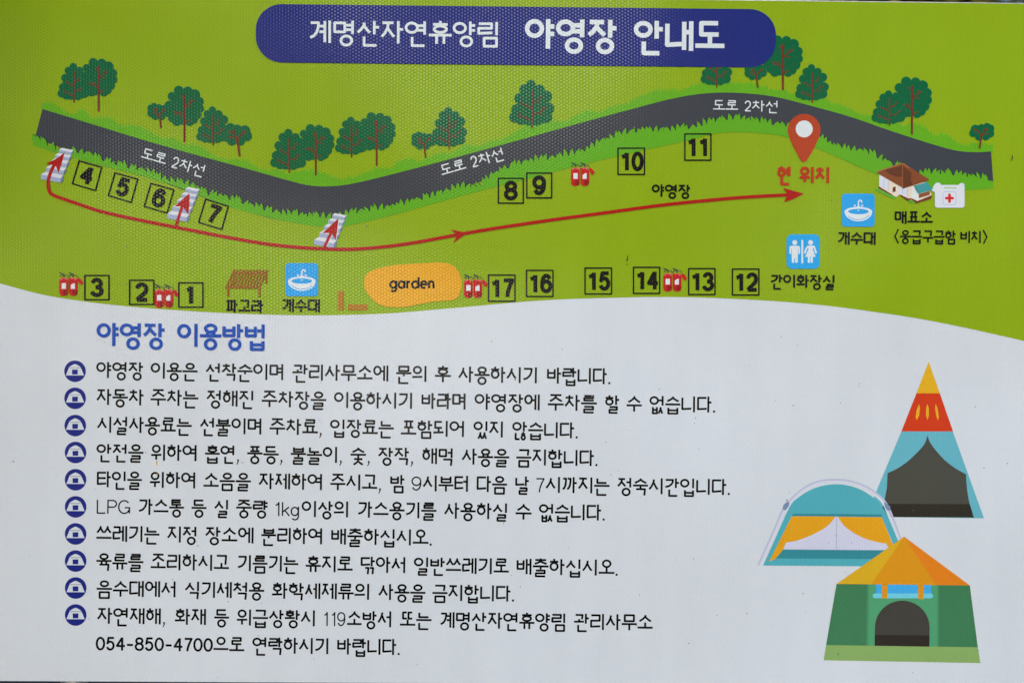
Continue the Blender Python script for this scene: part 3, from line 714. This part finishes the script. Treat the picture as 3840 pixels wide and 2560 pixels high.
def pergola():
    f = lambda q: P('p', q); z = 1 / 5.6
    pol = []
    for i in range(11):
        x = 318 + i * 68
        a, b = (x + 22, 225 + i), (x - 172 + 5, 632 + i)
        pol += ribbon(f([a, b]), 38 * z)
    pol += ribbon(f([(300, 300), (1030, 305)]), 40 * z) + ribbon(f([(190, 585), (880, 595)]), 42 * z)
    pol += ribbon(f([(320, 330), (330, 440), (300, 560)]), 20 * z)
    pol += [f([(178, 560), (228, 590), (228, 800), (178, 800)]), f([(832, 580), (886, 560), (880, 810), (836, 808)]), f([(982, 290), (1028, 270), (1026, 525), (980, 522)]), f([(1040, 235), (1050, 240), (890, 575), (850, 600)])]
    layer('pergola_picture', [pol], vinyl('pergola_ink', (136, 88, 20)), 9.5, label='brown slatted pergola picture')
pergola()
pin = [ell(829, 893, 112, 112, 40), [(722, 930), (936, 930), (900, 1010), (848, 1098), (824, 1112), (806, 1100), (752, 1000)]]
o = layer('location_pin', [[P('c', q) for q in pin]], vinyl('pin_ink', (166, 60, 28)), 9.5, label='orange red location pin with a white centre')
one('pin_centre', P('c', ell(829, 884, 58, 58, 36)), WHITE, 9.8, o)
g = one('garden_patch', P('e', smooth([(157, 470), (168, 425), (205, 395), (280, 370), (380, 352), (500, 345), (620, 338), (700, 338), (760, 355), (800, 395), (820, 450), (822, 500), (805, 560), (770, 590), (700, 598), (620, 605), (540, 620), (460, 636), (380, 641), (300, 636), (240, 610), (190, 560), (165, 520)], 3, True)), vinyl('garden_ink', (212, 152, 28)), 9, label='orange garden patch with the word garden')
gl = []
gx = 331
for c, wd in zip('garden', (57, 55, 36, 60, 55, 47)):
    x0, x1 = gx + 5, gx + wd - 7
    if c == 'r': x1 = x0 + 30
    f = lambda p: P('e', [(x0 + (x1 - x0) * p[0], 440 + 70 * p[1])])[0]
    gl.append(glyph_polys(GL[c][0], f, 8.2)); gx += wd
layer('garden_lettering', gl, BLACK, 9.3, g)
BR = vinyl('bench_ink', (158, 106, 16))
one('corner_bar', [(1267, 1091), (1290, 1091), (1290, 1163), (1267, 1163)], BR, 9, label='upright orange brown bar left of the garden')
one('corner_bar', P('e', [(45, 621), (178, 622), (178, 663), (45, 662)]), BR, 9, label='flat orange brown bar below the garden')

# ------------------------------------------------------------------ map lettering
def words(name, lst, h, sw, mat, lay=9.7, label=None, slope=.0115, parent=None):
    G = []
    for k0, x0, k1, x1, yk, y, t in lst:
        a = P(k0, [(x0, 0)])[0][0]; b = P(k1, [(x1, 0)])[0][0]; yy = P(yk, [(0, y)])[0][1]
        G.append(run(t, (a, yy), (b, yy + (b - a) * slope), h, sw))
    return lettering(name, G, mat, lay, parent, label)
words('road_lettering', [('c', 205, 'c', 380, 'c', 686, '도로'), ('c', 420, 'c', 468, 'c', 690, '2'), ('c', 470, 'c', 657, 'c', 690, '차선')], 41, 4.6, WHITE, label='white lettering on the crest of the road')
def slwords(k, o_, ang, hh, label):
    ox, oy = P(k, [o_])[0]; c, s = math.cos(R(ang)), math.sin(R(ang))
    G = []
    for t, u0, u1 in (('도로', 0, 97), ('2', 118, 144), ('차선', 146, 248)):
        G.append(run(t, (ox + c * u0, oy + s * u0), (ox + c * u1, oy + s * u1), hh, 4.8))
    lettering('road_lettering', G, WHITE, 9.7, None, label)
slwords('a', (983, 1010), 16, 43, 'white lettering on the left descending road')
slwords('b', (668, 1134), -16, 43, 'white lettering on the middle rising road')
words('place_lettering', [('c', 645, 'c', 742, 'c', 1140, '현'), ('c', 797, 'c', 1008, 'c', 1143, '위치')], 60, 10.8, vinyl('current_place_ink', (168, 48, 20)), label='bold red lettering under the location pin')
words('place_lettering', [('b', 2122, 'c', 55, 'b', 1262, '야영장')], 46, 7.2, BLACK, label='black lettering above the right half of the route')
words('place_lettering', [('hs', 520, 'hs', 1332, 'hs', 1188, '매표소')], 47, 7.0, BLACK, label='black lettering under the ticket house')
br = ribbon(P('f', [(1473, 108), (1449, 158), (1473, 206)]), 5) + ribbon(P('f', [(2052, 114), (2078, 162), (2054, 208)]), 5)
words('place_lettering', [('f', 1483, 'f', 1868, 'f', 116, '응급구급함'), ('f', 1895, 'f', 2042, 'f', 120, '비치')], 45, 6.0, BLACK, label='black bracketed lettering, second line under the ticket house', slope=.008)
layer('brackets', [br], BLACK, 9.7)
words('place_lettering', [('r', 1015, 'r', 1588, 'r', 664, '개수대')], 48, 7.2, BLACK, label='black lettering under the right basin icon')
words('place_lettering', [('p', 1322, 'p', 2140, 'p', 842, '개수대')], 49, 7.2, BLACK, label='black lettering under the left basin icon')
words('place_lettering', [('p', 140, 'p', 952, 'p', 858, '파고라')], 49, 7.2, BLACK, label='black lettering under the pergola')
words('place_lettering', [('r', 27, 'r', 990, 'r', 1290, '간이화장실')], 49, 7.2, BLACK, label='black lettering under the restroom icon')

# ------------------------------------------------------------------ heading and rules
words('heading_lettering', [('d', 663, 'd', 1135, 'd', 748, '야영장'), ('d', 1213, 'd', 1824, 'd', 753, '이용방법')], 86, 12.0, vinyl('heading_ink', (22, 72, 160)), label='bold blue heading above the list of rules', slope=.010)
SL = .0125
def rule(y0, x_ref, items, label):
    RUNS = []
    for it in items:
        k0, x0, k1, x1, t = it[:5]
        sw = it[5] if len(it) > 5 else 7.6
        a = P(k0, [(x0, 0)])[0][0]; b = P(k1, [(x1, 0)])[0][0]
        ya, yb = y0 + (a - x_ref) * SL, y0 + (b - x_ref) * SL
        lat = t[0] in '0123456789LPGkg-'
        tail = ''
        if t[-1] in '.,': tail = t[-1]; t = t[:-1]
        if lat: G = run(t, (a, ya + 5), (b, yb + 5), 53 if sw < 7 else 52, sw)
        else: G = run(t, (a - 1, ya), (b + 1.5, yb), 60, sw)
        if tail == '.': G.append([[(b + 4, yb + 52), (b + 11.5, yb + 52), (b + 11.5, yb + 60), (b + 4, yb + 60)]])
        if tail == ',': G.append([[(b + 6, yb + 51), (b + 13, yb + 51), (b + 13, yb + 59), (b + 7, yb + 71), (b + 4, yb + 70), (b + 8, yb + 60)]])
        RUNS.append(G)
    lettering('rule_lettering', RUNS, BLACK, 2, None, label)
rule(1356.6, 400, [('d', 660, 'd', 982, '야영장'), ('d', 1032, 'd', 1352, '이용은'), ('d', 1407, 'd', 1945, '선착순이며'), ('d', 2000, 'e', 325, '관리사무소에'), ('e', 375, 'e', 590, '문의'), ('e', 640, 'e', 750, '후'), ('e', 800, 'e', 1345, '사용하시기'), ('e', 1405, 'e', 1818, '바랍니다.')], 'first rule, black lettering')
rule(1458, 408, [('d', 660, 'd', 985, '자동차'), ('d', 1030, 'd', 1357, '주차는'), ('d', 1412, 'd', 1740, '정해진'), ('d', 1790, 'd', 2232, '주차장을'), ('d', 2285, 'e', 492, '이용하시기'), ('e', 547, 'e', 857, '바라며'), ('e', 912, 'e', 1360, '야영장에'), ('e', 1412, 'e', 1748, '주차를'), ('e', 1802, 'e', 1903, '할'), ('e', 1950, 'e', 2055, '수'), ('e', 2108, 'f', 200, '없습니다.')], 'second rule, black lettering')
rule(1561.2, 408, [('d', 665, 'd', 1312, '시설사용료는'), ('d', 1368, 'd', 1795, '선불이며'), ('d', 1843, 'd', 2175, '주차료,'), ('d', 2258, 'e', 360, '입장료는'), ('e', 407, 'e', 847, '포함되어'), ('e', 905, 'e', 1112, '있지'), ('e', 1170, 'e', 1595, '않습니다.')], 'third rule, black lettering')
rule(1664, 412, [('g', 632, 'g', 938, '안전을'), ('g', 988, 'g', 1292, '위하여'), ('g', 1340, 'g', 1538, '흡연,'), ('g', 1615, 'g', 1822, '풍등,'), ('g', 1900, 'g', 2210, '불놀이,'), ('h', 60, 'h', 162, '숯,'), ('h', 240, 'h', 445, '장작,'), ('h', 528, 'h', 735, '해먹'), ('h', 787, 'h', 1098, '사용을'), ('h', 1143, 'h', 1653, '금지합니다.')], 'fourth rule, black lettering')
rule(1766, 407.5, [('g', 632, 'g', 928, '타인을'), ('g', 980, 'g', 1283, '위하여'), ('g', 1330, 'g', 1640, '소음을'), ('g', 1690, 'g', 2112, '자제하여'), ('g', 2158, 'h', 235, '주시고,'), ('h', 318, 'h', 415, '밤'), ('h', 456, 'h', 527, '9', 5.2), ('h', 533, 'h', 835, '시부터'), ('h', 883, 'h', 1083, '다음'), ('h', 1135, 'h', 1228, '날'), ('h', 1268, 'h', 1330, '7', 5.2), ('h', 1335, 'h', 1753, '시까지는'), ('h', 1803, 'o', 1669, '정숙시간입니다.')], 'fifth rule, black lettering')
rule(1867.5, 407.5, [('g', 628, 'g', 856, 'LPG', 5.2), ('g', 903, 'g', 1203, '가스통'), ('g', 1252, 'g', 1350, '등'), ('g', 1400, 'g', 1497, '실'), ('g', 1543, 'g', 1752, '중량'), ('g', 1782, 'g', 1962, '1kg', 5.2), ('g', 1972, 'h', 52, '이상의'), ('h', 105, 'h', 622, '가스용기를'), ('h', 672, 'h', 1090, '사용하실'), ('h', 1138, 'h', 1243, '수'), ('h', 1292, 'h', 1700, '없습니다.')], 'sixth rule about gas bottles, black lettering')
rule(1969.5, 407.5, [('g', 630, 'g', 1043, '쓰레기는'), ('g', 1093, 'g', 1290, '지정'), ('g', 1340, 'g', 1660, '장소에'), ('g', 1707, 'g', 2112, '분리하여'), ('g', 2162, 'h', 570, '배출하십시오.')], 'seventh rule, black lettering')
rule(2073.5, 407.5, [('g', 630, 'g', 938, '육류를'), ('g', 985, 'g', 1497, '조리하시고'), ('g', 1550, 'g', 1950, '기름기는'), ('g', 1997, 'h', 75, '휴지로'), ('h', 125, 'h', 425, '닦아서'), ('h', 475, 'h', 1095, '일반쓰레기로'), ('h', 1143, 'h', 1785, '배출하십시오.')], 'eighth rule, black lettering')
rule(2175, 407.5, [('g', 632, 'g', 1155, '음수대에서'), ('g', 1208, 'g', 1727, '식기세척용'), ('g', 1777, 'h', 190, '화학세제류의'), ('h', 243, 'h', 550, '사용을'), ('h', 595, 'h', 1108, '금지합니다.')], 'ninth rule, black lettering')
rule(2277, 408.7, [('g', 635, 'g', 1055, '자연재해,'), ('g', 1143, 'g', 1350, '화재'), ('g', 1400, 'g', 1497, '등'), ('g', 1548, 'g', 2065, '위급상황시'), ('g', 2103, 'h', 30, '119', 5.0), ('h', 38, 'h', 333, '소방서'), ('h', 383, 'h', 590, '또는'), ('h', 643, 'h', 1470, '계명산자연휴양림'), ('h', 1520, 'h', 2035, '관리사무소')], 'tenth rule, black lettering')
rule(2380.5, 407.5, [('g', 624, 'g', 1394, '054-850-4700', 8.2), ('g', 1395, 'g', 1597, '으로'), ('g', 1650, 'g', 2152, '연락하시기'), ('g', 2202, 'h', 361, '바랍니다.')], 'last line with the telephone number, black lettering')

NAVY = vinyl('bullet_ink', (24, 34, 114))
for i, (x, y) in enumerate([(281.6, 1391.4), (282, 1492.7), (282.5, 1594.7), (283.5, 1695.6), (283.6, 1797.6), (283.8, 1899.2), (283.8, 2000.4), (283.8, 2102), (284, 2203), (284, 2304)]):
    f = lambda q: [(x + (a - 640) / 7.84, y + (b - 482) / 7.84) for a, b in q]
    o = one('bullet_mark', f(ell(640, 482, 317, 317, 40)), NAVY, 2, label='navy round bullet with a white tent, %s from the top' % ['first', 'second', 'third', 'fourth', 'fifth', 'sixth', 'seventh', 'eighth', 'ninth', 'tenth'][i])
    layer('tent_symbol', [[f([(370, 605), (455, 390), (470, 355), (560, 300), (635, 268), (700, 290), (790, 345), (820, 395), (905, 605)])]], vinyl('symbol_ink', (196, 200, 206)), 2.3, o)
    one('tent_door', f([(552, 435), (722, 432), (718, 577), (556, 577)]), NAVY, 2.6, o)
    layer('symbol_line', [ribbon(f([(450, 374), (630, 383), (805, 376)]), 1.8)], vinyl('line_ink', (110, 108, 108)), 2.6, o)

# ------------------------------------------------------------------ tents
def tents():
    I = lambda q: P('i', q); J = lambda q: P('j', q)
    DK = vinyl('tent_dark_ink', (66, 66, 58)); DK2 = vinyl('tent_floor_ink', (42, 38, 31)); YE = vinyl('tent_yellow_ink', (222, 162, 28))
    o = one('tepee_picture', I([(1350, 690), (1770, 690), (2025, 1398), (1060, 1386), (1190, 1070)]), vinyl('tepee_teal_ink', (92, 163, 176)), 2, label='tall printed tepee with a yellow top, red band and dark opening')
    one('tepee_top', I([(1573, 122), (1664, 379), (1473, 379)]), YE, 2, o, 'yellow top')
    b = one('tepee_band', I([(1473, 379), (1664, 379), (1772, 690), (1350, 690)]), vinyl('tepee_red_ink', (194, 52, 16)), 2, o, 'red band')
    each('band_mark', [[I([(1494, 465), (1502, 500), (1495, 560), (1475, 598), (1467, 575), (1473, 520)])], [I([(1562, 465), (1574, 500), (1574, 560), (1563, 597), (1551, 560), (1552, 500)])], [I([(1630, 465), (1645, 500), (1656, 570), (1650, 601), (1636, 570), (1625, 500)])]], YE, 2.3, o)
    one('tepee_opening', I(smooth([(1563, 720), (1540, 790), (1480, 860), (1400, 935), (1320, 990), (1237, 1030)], 3) + [(1237, 1030), (1232, 1150), (1210, 1260), (1180, 1387), (1943, 1392)] + smooth([(1943, 1392), (1905, 1270), (1885, 1150), (1878, 1040)], 3) + smooth([(1878, 1038), (1790, 990), (1700, 920), (1620, 830), (1580, 770), (1563, 722)], 3)[1:]), DK, 2.3, o)
    one('tepee_floor', I([(1204, 1280), (1908, 1282), (1943, 1392), (1175, 1387)]), DK2, 2.6, o)
    # dome tent
    pole = smooth([(180, 1780), (280, 1560), (395, 1300), (440, 1250), (520, 1175), (620, 1115), (720, 1088), (820, 1083), (920, 1092), (1020, 1122), (1110, 1168), (1190, 1235), (1240, 1300), (1290, 1420), (1345, 1570)], 4)
    # white hem between the pole and the fly
    d = layer('dome_tent_picture', [[I(smooth([(220, 1783), (330, 1540), (440, 1300), (520, 1220), (620, 1160), (720, 1130), (820, 1120), (920, 1132), (1030, 1170), (1140, 1245), (1210, 1330), (1260, 1430), (1320, 1575)], 3) + [(1420, 1792)])]], vinyl('dome_teal_ink', (74, 158, 168)), 3.2, label='teal and orange printed dome tent with a pale pole')
    layer('hem', [ribbon(I(smooth([(200, 1780), (300, 1560), (412, 1310), (450, 1270), (530, 1195), (625, 1135), (720, 1106), (820, 1101), (920, 1110), (1025, 1143), (1120, 1193), (1195, 1260), (1235, 1340), (1270, 1430), (1325, 1570)], 3)), 11)], vinyl('hem_ink', (198, 201, 210)), 3.0, d)
    layer('pole', [ribbon(I(pole), 7)], vinyl('pole_ink', (178, 178, 198)), 3.6, d)
    each('pole_joint', [[I([(410, 1268), (435, 1262), (430, 1300), (400, 1335), (380, 1325), (386, 1290)])], [I([(1208, 1265), (1222, 1270), (1258, 1300), (1260, 1330), (1240, 1338), (1215, 1310)])]], vinyl('joint_ink', (108, 128, 158)), 3.9, d)
    layer('dome_shade', [[I([(465, 1360), (1190, 1366), (1190, 1386), (455, 1378)])], [J([(375, 345), (1260, 352), (1260, 424), (320, 418)])]], vinyl('dome_dark_ink', (48, 126, 136)), 3.5, d)
    one('dome_opening', J([(455, 74), (1190, 82), (1290, 320), (1250, 352), (370, 346), (275, 440)]), vinyl('dome_inner_ink', (194, 194, 210)), 3.5, d)
    OR = vinyl('curtain_ink', (216, 150, 26))
    cur = [J([(455, 74), (810, 76)] + smooth([(810, 76), (770, 130), (700, 185), (600, 235), (500, 272), (405, 290)], 3) + smooth([(405, 290), (380, 350), (320, 420), (270, 443)], 3))]
    cur2 = [J([(1190, 82), (830, 78)] + smooth([(830, 78), (880, 150), (960, 210), (1050, 255), (1150, 285), (1225, 296)], 3) + [(1240, 325), (1290, 330)])]
    each('curtain', [cur, cur2], OR, 3.8, d)
    layer('door_pole', [ribbon(J([(822, 76), (818, 346)]), 4.6)], vinyl('door_pole_ink', (172, 174, 192)), 3.9, d)
    # cabin tent
    c = one('cabin_tent_picture', J([(820, 626), (1908, 638), (1973, 1142), (735, 1124)]), vinyl('cabin_green_ink', (58, 114, 76)), 4.6, label='green printed cabin tent with an orange pointed roof')
    one('cabin_base', J([(735, 1124), (1973, 1142), (1994, 1271), (715, 1248)]), vinyl('cabin_base_ink', (126, 158, 90)), 4.6, c)
    one('front_panel', J([(1085, 629), (1640, 635), (1640, 1137), (1080, 1129)]), vinyl('front_panel_ink', (74, 146, 102)), 4.9, c)
    each('front_seam', [[J([(1070, 629), (1085, 629), (1080, 1129), (1062, 1129)])], [J([(1640, 635), (1655, 635), (1655, 1137), (1640, 1137)])]], vinyl('seam_ink', (68, 132, 92)), 4.9, c)
    one('doorway', J(arc(1356, 980, 223, 218, 180, 360, 24) + [(1578, 1137), (1130, 1130)]), vinyl('cabin_door_ink', (62, 60, 54)), 5.2, c)
    one('doorway_floor', J([(1132, 1042), (1579, 1046), (1578, 1137), (1130, 1130)]), vinyl('cabin_floor_ink', (44, 38, 33)), 5.5, c)
    one('window', J([(1142, 630), (1594, 634), (1594, 712), (1142, 706)]), vinyl('cabin_window_ink', (60, 156, 212)), 5.2, c)
    one('rolled_flap', J(rrect(1115, 703, 1608, 743, 19)), vinyl('flap_ink', (106, 190, 206)), 5.5, c)
    r = one('cabin_roof', J([(1371, 240), (1908, 638), (820, 626)]), vinyl('cabin_roof_ink', (204, 136, 24)), 5.8, c, 'orange roof')
    each('strap', [[J([(1190, 628), (1237, 628), (1235, 744), (1190, 744)])], [J([(1484, 632), (1532, 632), (1531, 748), (1484, 748)])]], MATS['cabin_roof_ink'], 5.8, c)
    one('roof_light_face', J([(1371, 240), (1100, 628), (820, 626)]), vinyl('roof_light_ink', (204, 160, 32)), 6.1, c)
    one('roof_dark_face', J([(1371, 240), (1908, 638), (1632, 634)]), vinyl('roof_deep_ink', (228, 118, 26)), 6.1, c)
tents()

# ------------------------------------------------------------------ dirt on the sheeting
rnd = random.Random(21)
sp = []
for i in range(150):
    x, y = rnd.uniform(40, 3800), rnd.uniform(1250, 2540) if i % 3 else rnd.uniform(60, 2540)
    r = rnd.uniform(.9, 2.4) * (1.6 if rnd.random() < .12 else 1)
    sp.append([ell(x, y, r * rnd.uniform(.6, 1), r, 7)])
layer('dirt_specks', sp, vinyl('speck_ink', (105, 102, 96)), 12.6, kind='stuff')
ins = ribbon(P('e', [(1955, 288), (1957, 310), (1950, 328)]), 2.2, w2=5) + ribbon(P('e', [(1951, 345), (1958, 352)]), 3)
layer('dead_insect', [ins], vinyl('insect_brown', (52, 46, 34)), 12.6, label='tiny dark insect stuck above box 15')
layer('dead_insect', [ribbon(P('c', [(2248, 1062), (2252, 1082), (2242, 1102)]), 3)], MATS['insect_brown'], 12.6, label='tiny dark curl stuck beside the right end of the road')
layer('rust_streak', [[P('g', [(1018, 118), (1030, 118), (1027, 148), (1022, 148)])], [P('g', [(1020, 200), (1032, 200), (1028, 214), (1022, 212)])]], vinyl('rust_stain', (196, 160, 90)), 2.4, label='short rusty streak by the fourth rule')

# ------------------------------------------------------------------ surroundings: ground, trees behind the board, unseen trees added for shade
gm = plain('leaf_litter', (.035, .026, .018), (.11, .08, .05), 6, .9, 0, 1.0)
V, F = [], []
N = 40
rnd = random.Random(8)
for j in range(N + 1):
    for i in range(N + 1):
        x, y = -60 + 120 * i / N, -60 + 120 * j / N
        V.append((x, y, 0.0 if abs(x) < 6 and abs(y) < 6 else rnd.uniform(-.06, .06)))
for j in range(N):
    for i in range(N):
        a = j * (N + 1) + i; F.append((a, a + 1, a + N + 2, a + N + 1))
o = mesh_obj('ground', V, F, gm); o['kind'] = 'structure'

def leafmat():
    m = bpy.data.materials.new('leaf'); m.use_nodes = True
    n, l = m.node_tree.nodes, m.node_tree.links
    b = n['Principled BSDF']
    oi = n.new('ShaderNodeTexCoord'); nz = n.new('ShaderNodeTexNoise'); nz.inputs['Scale'].default_value = 3.0
    l.new(oi.outputs['Object'], nz.inputs['Vector'])
    r = n.new('ShaderNodeValToRGB'); r.color_ramp.elements[0].position = .4; r.color_ramp.elements[1].position = .62
    r.color_ramp.elements[0].color = (.05, .06, .012, 1); r.color_ramp.elements[1].color = (.55, .48, .12, 1)
    l.new(nz.outputs['Fac'], r.inputs[0]); l.new(r.outputs[0], b.inputs['Base Color'])
    b.inputs['Roughness'].default_value = .5
    tr = n.new('ShaderNodeBsdfTranslucent'); l.new(r.outputs[0], tr.inputs['Color'])
    mx = n.new('ShaderNodeMixShader'); mx.inputs[0].default_value = .35
    l.new(b.outputs[0], mx.inputs[1]); l.new(tr.outputs[0], mx.inputs[2]); l.new(mx.outputs[0], n['Material Output'].inputs[0])
    return m
LEAF = leafmat()
def bgtree(x, y, h, r, label, seed, leaves=2600):
    rnd = random.Random(seed)
    root = bpy.data.objects.new('broadleaf_tree', None); COL.objects.link(root); root.location = (x, y, 0)
    root['label'] = label; root['category'] = 'tree'; root['group'] = 'trees behind the board'
    V, F = [], []
    def limb(p, q, r0, r1, n=7):
        p, q = Vector(p), Vector(q); d = (q - p).normalized(); u = d.orthogonal().normalized(); v = d.cross(u); b = len(V)
        for c, rr in ((p, r0), ((p + q) / 2 + u * r0 * .5, (r0 + r1) / 2), (q, r1)):
            for k in range(n):
                a = 2 * math.pi * k / n; V.append(tuple(c + (u * math.cos(a) + v * math.sin(a)) * rr))
        for s_ in (0, 1):
            for k in range(n):
                F.append((b + s_ * n + k, b + s_ * n + (k + 1) % n, b + (s_ + 1) * n + (k + 1) % n, b + (s_ + 1) * n + k))
    limb((0, 0, -.05), (.05, 0, h * .55), .09, .05); limb((.05, 0, h * .55), (0, .1, h * .95), .05, .015)
    tips = []
    for i in range(9):
        a = rnd.uniform(0, 6.28); z = h * rnd.uniform(.3, .8); L = r * rnd.uniform(.6, 1)
        q = (math.cos(a) * L, math.sin(a) * L, z + L * .35); limb((.03, 0, z), q, .03, .008, 5); tips.append(q)
    mesh_obj('trunk', V, F, plain('bark', (.05, .035, .025), (.13, .10, .07), 20, .9, 0, .8), root)
    V, F = [], []
    cl = [(t[0] * rnd.uniform(.6, 1.1), t[1] * rnd.uniform(.6, 1.1), t[2] + rnd.uniform(-.3, .3), rnd.uniform(.25, .5) * r) for t in tips for _ in range(3)] + [(0, 0, h * .92, r * .5)]
    for i in range(leaves):
        c = rnd.choice(cl); d = Vector((rnd.gauss(0, 1), rnd.gauss(0, 1), rnd.gauss(0, 1))).normalized() * c[3] * rnd.random() ** .4
        p = Vector(c[:3]) + d
        u = Vector((rnd.gauss(0, 1), rnd.gauss(0, 1), rnd.gauss(0, .5))).normalized() * rnd.uniform(.05, .10)
        v = u.orthogonal().normalized() * u.length * .5; b = len(V)
        V += [tuple(p - u), tuple(p + v), tuple(p + u), tuple(p - v)]; F.append((b, b + 1, b + 2, b + 3))
    mesh_obj('crown', V, F, LEAF, root)
bgtree(1.1, 3.6, 4.4, 1.2, 'broadleaf tree behind the board, nearest its right end', 1, 9000)
bgtree(2.6, 4.4, 4.8, 1.3, 'broadleaf tree behind the board at the far right', 2, 9000)
bgtree(-1.6, 4.2, 3.9, 1.1, 'broadleaf tree behind the left half of the board', 3)
bgtree(1.9, 6.4, 5.6, 1.7, 'taller broadleaf tree further behind the right half', 4, 12000)
bgtree(-3.1, -1.9, 4.3, 1.35, 'added unseen broadleaf tree left of the board whose crown shades its left end', 5, 14000)  # added outside the frame to shade the left end of the board
bgtree(-2.45, -1.05, 2.3, 0.8, 'added unseen low bushy tree that darkens the left end of the board', 6, 9000)  # added out of view, blocks low sky so the left edge darkens
